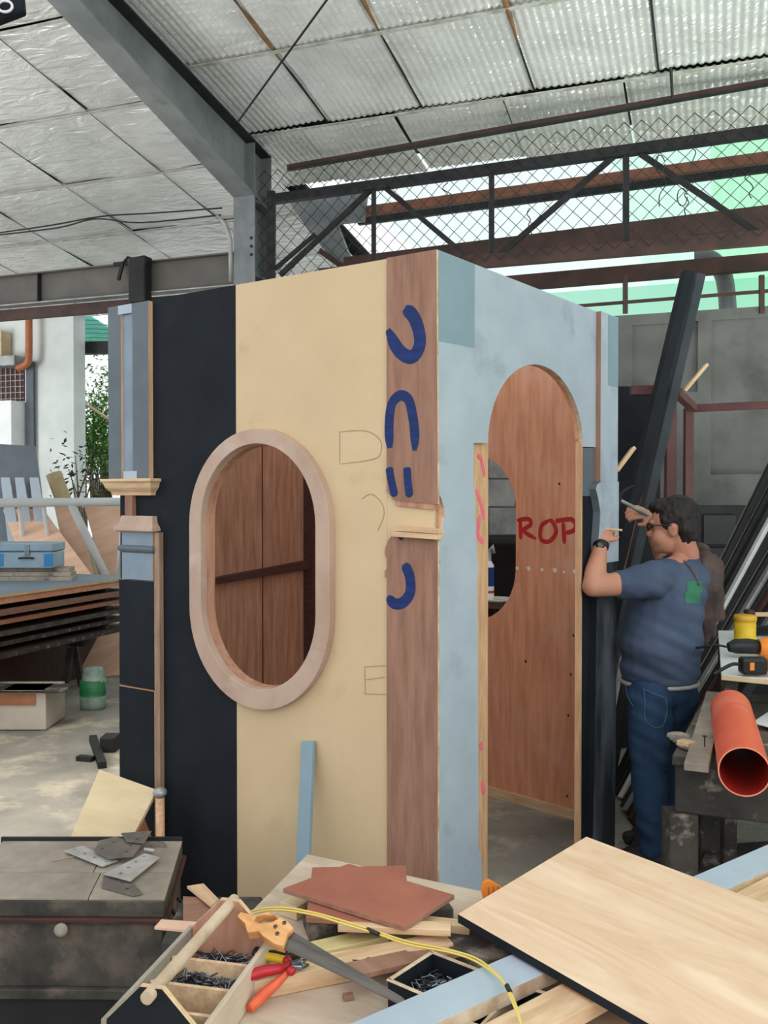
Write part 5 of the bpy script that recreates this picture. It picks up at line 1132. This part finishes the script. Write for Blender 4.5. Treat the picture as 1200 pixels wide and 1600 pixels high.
m = MB(); P = [p+(cc-p)*.06 for p in q]; m.prism([[(p.x, p.y) for p in P]], Matrix(), .12, .15); m.build('lower_shelf', M_DIRTY, wbk)
# orange pipe
rad = .073; zc = ZBk + rad + .001
pf = at(1163, 1203, 3.02); pf.z = zc; pf.x = (1163-600)/1440*pf.y
pf = onp(1163, 1206, V((0, 0, zc)), V((0, 0, 1))); pk = onp(1142, 1108, V((0, 0, zc)), V((0, 0, 1)))
pp_ = thing('orange_pipe', (pf+pk)/2 - V((0, 0, rad)), 'thick orange plastic pipe lying on the grimy workbench', 'pipe')
M, L = beamM(pk, pf); Ml_ = M @ Matrix(((0, 0, 1, 0), (1, 0, 0, 0), (0, 1, 0, 0), (0, 0, 0, 1)))
MB().lathe([(rad, 0), (rad, L)], Ml_, 40, cap=False).build('pipe_wall', M_PIPE, pp_)
m = MB(); m.lathe([(rad-.004, 0.0), (rad-.004, L-.001)], Ml_, 40, cap=False); m.build('pipe_bore', M_PIPEIN, pp_)
for z0 in (0, L): 
    m = MB(); n = 40; vs = []
    for k in range(n): t = 2*math.pi*k/n; vs += [Ml_ @ V((rad*math.cos(t), rad*math.sin(t), z0)), Ml_ @ V(((rad-.004)*math.cos(t), (rad-.004)*math.sin(t), z0))]
    m._new(vs, [(2*k, 2*k+1, (2*k+3) % (2*n), (2*k+2) % (2*n)) for k in range(n)]); m.build('pipe_rim', mat('pale_pipe_rim', S(246, 150, 120), None, .4, bump=0), pp_)
# plank, chips, nail on the bench
p = atz(1088, 1200, ZBk+.014); r = atz(1118, 1085, ZBk+.014); M, L = beamM(p, r); m = MB(); m.box((L/2, 0, 0), (L, .075, .024), M); tag(m.build('dusty_plank', M_DUSTY, None, M, .002), 'dusty grey plank lying beside the orange pipe', 'plank')
nl = thing('upright_nail', atz(1101, 1167, ZBk+.026), 'nail standing upright in the dusty plank', 'nail'); p = atz(1101, 1167, ZBk+.026)
MB().tube([p, p+V((0, 0, .035))], .0022, 6).build('shank', M_DSTEEL, nl); MB().tube([p+V((0, 0, .035)), p+V((0, 0, .038))], .007, 10).build('head', M_DSTEEL, nl)
scr = [atz(1066, 1163, ZBk+.02), atz(1078, 1160, ZBk+.02)]
tag(MB().beam(*scr, .05, .02).build('wood_chip', M_PINE, bevel=.004), 'pale wood chip on the bench edge left of the plank', 'chip')
p = atz(1082, 1195, ZBk); rg = MB(); 
for k in range(5): rg.ball(atz(1060+k*5, 1150+k*4, ZBk+.01), (.045, .05, .012), None, 0, 8, 5)
tag(rg.build('caked_rag', mat('caked_rag', S(170, 162, 150), S(90, 84, 78), .8, scale=14, bump=.8)), 'crumpled dusty rag at the left corner of the workbench', 'rag')
p = atz(1200, 1130, ZBk+.01); tag(quadboard('white_offcut', [atz(1176, 1128, ZBk+.03), atz(1260, 1150, ZBk+.01), atz(1260, 1110, ZBk+.01), atz(1200, 1112, ZBk+.03)], .006, M_WHITE), 'white offcut on the bench right of the orange pipe', 'offcut')
# floor debris near the man
random.seed(8)
for i, (x, y) in enumerate(((962, 1130), (975, 1138), (960, 1150))):
    p = atz(x, y, .02); m = MB(); m.box((p.x, p.y, .02), (.16, .08, .04), None); tag(m.build('rubble', M_DIRTY, bevel=.01), ['dark rubble block farthest behind the man', 'dark rubble block in the middle behind the man', 'dark rubble block nearest behind the man'][i], 'rubble')
# ================================================================ THE MAN
def blob(name, parts, mt, parent, vox=.008, smooth=5):
    m = MB()
    for p in parts:
        if p[0] == 'b': m.ball(p[1], p[2], p[3] if len(p) > 3 else None, 0, 20, 12)
        else:
            _, a, b, ra, rb = p[:5]; a, b = V(a), V(b); fl_ = p[5] if len(p) > 5 else 1
            m.tube([a, a.lerp(b, .5), b], [ra, (ra+rb)/2, rb], 16); m.ball(a, ra); m.ball(b, rb)
    me = bpy.data.meshes.new('tmp'); m.bm.to_mesh(me); m.bm.free(); o = bpy.data.objects.new('tmp', me); COL.objects.link(o)
    r = o.modifiers.new('r', 'REMESH'); r.mode = 'VOXEL'; r.voxel_size = vox; r.use_smooth_shade = True
    s = o.modifiers.new('s', 'SMOOTH'); s.factor = .5; s.iterations = smooth
    dg = bpy.context.evaluated_depsgraph_get(); me2 = bpy.data.meshes.new_from_object(o.evaluated_get(dg)); bpy.data.objects.remove(o)
    bm = bmesh.new(); bm.from_mesh(me2); mm = MB(); mm.bm.free(); mm.bm = bm
    for f in bm.faces: f.smooth = True
    return mm.build(name, mt, parent)
man = thing('person', (1.27, 4.22, 0), 'man in slate blue t-shirt and jeans hammering at the booth', 'person')
F = V((-.90, .43, 0)).normalized(); Lf = V((-F.y, F.x, 0)); Lf = Lf if Lf.y < 0 else -Lf     # facing direction, his left (toward camera)
HM = Matrix((( -Lf.x, F.x, 0, 0), (-Lf.y, F.y, 0, 0), (0, 0, 1, 0), (0, 0, 0, 1)))  # local x = his right, y = forward
def J(x, y, Y): return at(x, y, Y)
hc = J(1052, 822, 4.24)
Hd = HM @ Matrix.Rotation(math.radians(-6), 4, 'X')
def hp(x, y, z): return hc + Hd.to_3x3() @ V((x, y, z))
neck = J(1074, 878, 4.26); chest = J(1040, 935, 4.22); belly = J(1032, 1000, 4.18); pelvis = J(1030, 1072, 4.22)
sL = J(1018, 908, 4.07); eL = J(926, 916, 3.93); wL = J(939, 849, 4.05); 
sR = J(1072, 900, 4.42); eR = J(1035, 866, 4.62); wR = J(1012, 806, 4.50)
hipL, kL, aL = J(1018, 1090, 4.13), J(1013, 1200, 4.10), J(1022, 1322, 4.12)
hipR, kR, aR = J(1046, 1090, 4.30), J(1034, 1200, 4.30), J(1038, 1312, 4.36)
head = [('b', hp(0, 0, .02), (.078, .098, .105), Hd), ('b', hp(0, .035, -.06), (.062, .068, .065), Hd), ('b', hp(0, .065, -.095), (.034, .032, .026), Hd),
        ('b', hp(0, .108, -.025), (.013, .017, .020), Hd), ('b', hp(0, .098, .008), (.010, .012, .024), Hd), ('b', hp(0, .088, .026), (.050, .018, .012), Hd),
        ('b', hp(0, .095, -.062), (.022, .012, .007), Hd), ('b', hp(0, .094, -.074), (.020, .012, .007), Hd),
        ('b', hp(.034, .052, -.045), (.036, .044, .045), Hd), ('b', hp(-.034, .052, -.045), (.036, .044, .045), Hd)]
for s in (-1, 1): head += [('b', hp(s*.080, -.008, -.015), (.010, .022, .034), Hd), ('b', hp(s*.084, -.014, -.004), (.010, .016, .018), Hd)]
def hand(w, kn_dir, palm_n, size=1.0, curl=1.0, thumb_side=1):
    # wrist w, direction of the palm, normal out of the back of the hand
    d = V(kn_dir).normalized(); n = V(palm_n); n = (n - d*n.dot(d)).normalized(); s = d.cross(n)
    P = [('b', w + d*.045*size, (.040*size, .046*size, .018*size), Matrix(((s.x, d.x, n.x, 0), (s.y, d.y, n.y, 0), (s.z, d.z, n.z, 0), (0, 0, 0, 1))))]
    P.append(('c', w, w + d*.02, .026, .028))
    for k, (o, L) in enumerate(((-.030, .92), (-.010, 1.05), (.011, 1.0), (.030, .8))):
        b = w + d*.080*size + s*o*size*thumb_side*-1; l = .036*L*size
        c1 = b + (d*.75 - n*.55*curl).normalized()*l; c2 = c1 + (-n*.95*curl + d*.15).normalized()*l*.8; c3 = c2 + (-d*.8*curl - n*.35).normalized()*l*.6
        P += [('c', b, c1, .0095, .009), ('c', c1, c2, .009, .0085), ('c', c2, c3, .0085, .0075)]
    tb = w + d*.030*size + s*.030*thumb_side*size; t1 = tb + (d*.6 + s*.75*thumb_side - n*.3).normalized()*.035; t2 = t1 + (d*.9 - n*.45*curl + s*.0).normalized()*.028
    P += [('c', tb, t1, .013, .011), ('c', t1, t2, .0105, .009)]
    return P
dL = (J(950, 815, 4.13)-wL); dR = (J(992, 797, 4.42)-wR)
body = head + [('c', hp(0, -.03, -.07), neck, .058, .066), ('c', neck, chest, .07, .14), ('c', chest, belly, .14, .15), ('c', belly, pelvis, .15, .14),
    ('c', neck.lerp(sL, .3), sL, .06, .06), ('c', neck.lerp(sR, .3), sR, .06, .06),
    ('c', sL, eL, .062, .046), ('c', eL, eL.lerp(wL, .35), .044, .047), ('c', eL.lerp(wL, .35), wL, .047, .028), ('c', sR, eR, .06, .044), ('c', eR, wR, .045, .027),
    ('c', hipL, kL, .085, .058), ('c', kL, aL, .058, .04), ('c', hipR, kR, .085, .058), ('c', kR, aR, .058, .04),
    ('c', aL, V((aL.x, aL.y, .05))+F*.08, .035, .026), ('c', aR, V((aR.x, aR.y, .05))+F*.08, .035, .026)]
body += hand(wL, dL, V((-.35, -.95, .1)), 1.0, 1.0, 1)
body += hand(wR, dR, V((.0, -.9, .5)), 1.0, 1.1, -1)
skin = blob('body', body, M_SKIN, man, .0055, 3)
# hair cap
hair = [('b', hp(0, -.022, .045), (.088, .104, .098), Hd), ('b', hp(0, -.060, -.012), (.080, .062, .075), Hd), ('b', hp(0, .035, .095), (.070, .070, .038), Hd), ('b', hp(0, -.045, -.06), (.060, .045, .045), Hd)]
for s in (-1, 1): hair += [('b', hp(s*.074, .012, .028), (.014, .030, .042), Hd)]
ho = blob('hair', hair, M_HAIR, man, .006, 3); me = ho.data; bm = bmesh.new(); bm.from_mesh(me)
for v in bm.verts: v.co += v.normal*(noise.noise(V((v.co.x*60, v.co.y*60, v.co.z*45)))*.006)
bm.to_mesh(me); bm.free()
m = MB()
for s in (-1, 1): m = MB(); m.ball(hp(s*.030, .086, .008), (.011, .008, .008), Hd); m.build('eye', M_GLASS, man)
# glasses
gl = MB()
for s in (-1, 1):
    gl.tube([hp(s*.062, .098, .012), hp(s*.086, .06, .012), hp(s*.088, -.01, .004)], .0028, 6)
    R = [hp(s*.034 + .026*math.cos(t), .112 - .012*abs(math.cos(t)), .006 + .017*math.sin(t)) for t in [k*math.pi/6 for k in range(13)]]; gl.tube(R, .0026, 6)
gl.tube([hp(-.01, .114, .012), hp(.01, .114, .012)], .0026, 6); glf = gl.build('glasses_frame', M_GLASS, man)
for s in (-1, 1): m = MB(); m.ball(hp(s*.034, .109, .006), (.025, .0018, .016), Hd); m.build('lens', M_GLASS, glf)
# t-shirt
up = V((0, 0, 1))
tor = [('c', chest + V((.01, 0, .02)), belly, .168, .178), ('c', belly, pelvis+V((0,0,.05)), .178, .172), ('b', chest + V((.015, 0, .01)), (.172, .165, .15)), ('b', belly + V((.0, 0, .0)), (.190, .175, .15)), ('b', belly.lerp(pelvis, .6), (.182, .165, .12)),
       ('b', neck.lerp(chest, .45), (.145, .155, .10)), ('c', neck + V((0, 0, -.055)), sL + V((0, 0, .0)), .075, .080), ('c', neck + V((0, 0, -.055)), sR, .075, .078),
       ('c', sL, sL.lerp(eL, .50), .082, .068), ('c', sR, sR.lerp(eR, .55), .078, .064), ('c', pelvis + V((0, 0, .0)), pelvis + V((0, 0, .07)), .165, .17), ('c', neck+V((0, 0, -.008)), neck+V((0, 0, -.08)), .074, .10), ('c', neck+V((0,0,-.035)), sL+V((0,0,.012)), .066, .08), ('c', neck+V((0,0,-.035)), sR+V((0,0,.012)), .066, .078),
       ('b', J(1078, 930, 4.30), (.09, .11, .14))]
ts_ = blob('t_shirt', tor, M_SHIRT, man, .009, 6)
# trim hem flat
tz_ = J(1030, 1062, 4.2).z
me = ts_.data; bm = bmesh.new(); bm.from_mesh(me); off = ts_.matrix_basis.translation + man.location; 
for v in bm.verts:
    h = v.co.z + off.z
    if h < tz_ + .0: v.co.z = tz_ - off.z + (h-tz_)*.04
    # cloth folds
    n_ = noise.noise(V((v.co.x*5, v.co.y*5, v.co.z*20 + v.co.x*9))); v.co += v.normal*n_*.012 if h > tz_+.02 else V((0, 0, 0))
bm.to_mesh(me); bm.free()
# jeans
je = [('b', pelvis + V((0, 0, -.02)), (.170, .158, .12)), ('b', pelvis + V((0, 0, .02)), (.162, .150, .06)), ('c', hipL, kL, .112, .082), ('c', hipR, kR, .112, .082), ('c', hipL.lerp(hipR, .5)+V((0, 0, -.02)), hipL.lerp(hipR, .5)+V((0, 0, -.1)), .14, .11),
      ('c', kL, kL.lerp(aL, .35), .082, .078), ('c', kL.lerp(aL, .35), aL, .078, .066), ('c', kR, kR.lerp(aR, .35), .080, .078), ('c', kR.lerp(aR, .35), aR, .078, .066), ('b', pelvis + V((.06, .0, -.05)), (.12, .13, .12))]
jo = blob('jeans', je, M_JEAN, man, .009, 5); me = jo.data; bm = bmesh.new(); bm.from_mesh(me); off = jo.matrix_basis.translation + man.location
for v in bm.verts:
    h = v.co.z + off.z; k = 1.4 if (h < .85 and h > .45) or h < .25 else .5
    v.co += v.normal*noise.noise(V((v.co.x*6, v.co.y*6, h*17 + v.co.x*8)))*.011*k
bm.to_mesh(me); bm.free()
def belt(): 
    P = []; 
    for k in range(25):
        t = 2*math.pi*k/24; P.append(V((pelvis.x+.170*math.cos(t), pelvis.y+.160*math.sin(t), tz_ - .012)))
    MB().tube(P, .011, 6, flat=1).build('belt', mat('pale_belt', S(176, 176, 170), S(150, 150, 146), .6, bump=0), man)
belt()
for a, s in ((aL, 0), (aR, 1)):
    a = V((a.x, a.y, 0)); blob('shoe', [('c', a+V((0, 0, .05))-F*.03, a+F*.10+V((0, 0, .042)), .050, .046), ('c', a+F*.10+V((0, 0, .038)), a+F*.17+V((0, 0, .03)), .042, .030), ('c', a+V((0, 0, .09)), a+V((0, 0, .05)), .048, .046)], M_BLACK, man, .008, 3)
bm = bmesh.new(); bm.from_mesh(jo.data); bm.transform(T(jo.matrix_basis.translation + man.location))
from mathutils.bvhtree import BVHTree
bj = BVHTree.FromBMesh(bm); M_ST = mat('pale_stitching', S(96, 124, 150), None, .8, bump=0)
def stitch(pts):
    Q = []
    P = catmull(pts, 6)
    for p in P:
        d = ray(p.x, p.y).normalized(); h = bj.ray_cast(CO, d)
        if h[0] is not None: Q.append(h[0] + h[1]*.0015)
    if len(Q) > 2: MB().tube(Q, .0016, 5).build('stitching', M_ST, jo)
for pp in ([(1006, 1076), (1008, 1098), (1007, 1118), (1010, 1128)], [(1006, 1076), (1022, 1084), (1040, 1090)], [(1010, 1128), (1024, 1137), (1036, 1134)], [(1040, 1090), (1042, 1112), (1036, 1134)], [(978, 1066), (980, 1085), (990, 1104)]): stitch(pp)
bm.free()
# green print on the back: patch following the back
prt = MB(); vs = []; fs = []
cx_, cy_ = 1084, 925
bvh = None
from mathutils.bvhtree import BVHTree
dg = bpy.context.evaluated_depsgraph_get()
bm = bmesh.new(); bm.from_mesh(ts_.data); bm.transform(T(off*0 + (ts_.matrix_basis.translation + man.location))); bvh = BVHTree.FromBMesh(bm)
def patch(name, pxs, mt, n=9, lift=.0025):
    (x0, y0), (x1, y1) = pxs; g = []
    m = MB(); idx = {}
    for j in range(n+1):
        for i in range(n+1):
            d = ray(x0+(x1-x0)*i/n, y0+(y1-y0)*j/n).normalized(); h = bvh.ray_cast(CO, d)
            if h[0] is not None: idx[(i, j)] = m.bm.verts.new(h[0] + h[1]*lift)
    for j in range(n):
        for i in range(n):
            q = [idx.get(k) for k in ((i, j), (i+1, j), (i+1, j+1), (i, j+1))]
            if all(q): f = m.bm.faces.new(q); f.smooth = True
    if m.bm.faces: m.build(name, mt, ts_)
patch('back_print', ((1073, 908), (1097, 926)), M_GREEN); patch('back_print', ((1070, 925), (1094, 943)), M_GREEN)
# watch
wd = (wL-eL).normalized(); ws = wL - wd*.012
q_ = wd.to_track_quat('Z', 'Y').to_matrix().to_4x4()
wtc = MB(); wtc.lathe([(.033, -.014), (.036, -.010), (.036, .010), (.033, .014)], T(ws) @ q_, 20); wst = wtc.build('watch_strap', M_RUBBER, man)
wf = ws + V((-.01, -.036, .005)); MB().lathe([(0, -.006), (.018, -.006), (.020, 0), (.016, .006), (0, .006)], T(wf) @ V((-.2, -1, .1)).to_track_quat('Z', 'Y').to_matrix().to_4x4(), 18).build('watch_case', M_DSTEEL, wst)
MB().lathe([(0, .0062), (.011, .0062)], T(wf) @ V((-.2, -1, .1)).to_track_quat('Z', 'Y').to_matrix().to_4x4(), 18).build('watch_dial', M_GALVB, wst)
# shoulder strap of the cloth bag
st1 = [J(1050, 874, 4.10), J(1070, 880, 4.08), J(1085, 900, 4.10), J(1096, 925, 4.14)]
Q = []
for x, y in ((1036, 872), (1046, 869), (1058, 871), (1068, 877), (1077, 887), (1085, 900), (1091, 915)):
    d = ray(x, y).normalized(); h = bvh.ray_cast(CO, d)
    if h[0] is not None: Q.append(h[0] + h[1]*.003)
if len(Q) > 2: MB().tube(Q, .0045, 6).build('shoulder_strap', M_CLOTH, man)
# draped cloth over the back shoulder
cl_ = thing('draped_cloth', J(1108, 930, 4.25)*1.0, 'dark brown cloth hanging over the man\'s back shoulder', 'cloth')
cm = [('c', J(1092, 856, 4.30), J(1108, 885, 4.28), .03, .05), ('c', J(1108, 885, 4.28), J(1116, 930, 4.26), .055, .055), ('c', J(1116, 930, 4.26), J(1110, 985, 4.24), .055, .035),
      ('c', J(1100, 870, 4.22), J(1102, 960, 4.16), .025, .03), ('c', J(1122, 890, 4.30), J(1124, 965, 4.26), .022, .02), ('c', J(1102, 960, 4.16), J(1098, 1010, 4.2), .03, .015), ('c', J(1114, 870, 4.24), J(1112, 980, 4.17), .02, .018)]
co = blob('cloth_fold', cm, M_CLOTH, cl_, .009, 2); me = co.data; bm = bmesh.new(); bm.from_mesh(me)
for v in bm.verts: v.co += v.normal*(noise.noise(V((v.co.x*26, v.co.y*26, v.co.z*5)))*.024)
bm.to_mesh(me); bm.free()
# hammer in the right hand and a nail set held to the booth
hw = wR + dR.normalized()*.075
hm = thing('claw_hammer', hw*1.0, 'claw hammer raised in the man\'s far hand', 'hammer')
h0 = J(1012, 803, 4.46); h1 = J(968, 781, 4.32)
h0 = hw + V((.035, .0, -.012)); 
MB().tube([h0, h0.lerp(h1, .5), h1], [.011, .010, .008], 10).build('handle', M_GALVB, hm)
hd_ = V((.25, -.2, .95)).normalized(); 
MB().tube([h1 - hd_*.05, h1 - hd_*.03, h1], [.014, .014, .010], 10).build('head', M_DSTEEL, hm)
MB().tube(catmull([tuple(h1), tuple(h1 + hd_*.03), tuple(h1 + hd_*.055 + V((.02, 0, 0))), tuple(h1 + hd_*.07 + V((.045, 0, 0)))], 3), [.010, .010, .009, .008, .008, .007, .006, .005, .004, .003], 8).build('claw', M_DSTEEL, hm)
pn = wL + dL.normalized()*.09 + V((.012, -.03, 0))
tag(MB().tube([pn + V((-.03, .03, .0)), pn + V((.045, -.03, -.005))], .005, 6).build('nail_punch', M_PINE), 'small pale peg held in the man\'s near hand', 'peg')
# top-left hanging speaker
sp = thing('hanging_sign', at(10, 10, 3.4)*1.0, 'corner of a dark hanging board with pale rings, top left', 'sign')
Ms = frame(at(-60, 70, 3.4), V((1, .15, .32)), V((-.3, 0, 1)))
m = MB(); p = at(40, 22, 3.4); q = at(36, -20, 3.4); r = at(-90, -20, 3.4); s = at(-90, 56, 3.4); t = at(-2, 38, 3.4)
m.prism([[(v.x, v.z) for v in (s, t, p, q, r)]], Matrix(((1, 0, 0, 0), (0, 0, -1, 3.4), (0, 1, 0, 0), (0, 0, 0, 1))), -.02, .02); m.build('board', M_NAVY, sp, bevel=.01)
for x in (8, -16):
    c = at(x, 10, 3.36); m = MB(); m.tube([c + V((.026*math.cos(k*math.pi/10), 0, .02*math.sin(k*math.pi/10))) for k in range(21)], .005, 6); m.build('ring', M_WHITE, sp)
MB().tube([at(-20, 0, 3.4), V((at(-20, 0, 3.4).x, 3.4, 5.1))], .006, 6).build('hanging_wire', M_DSTEEL, sp)
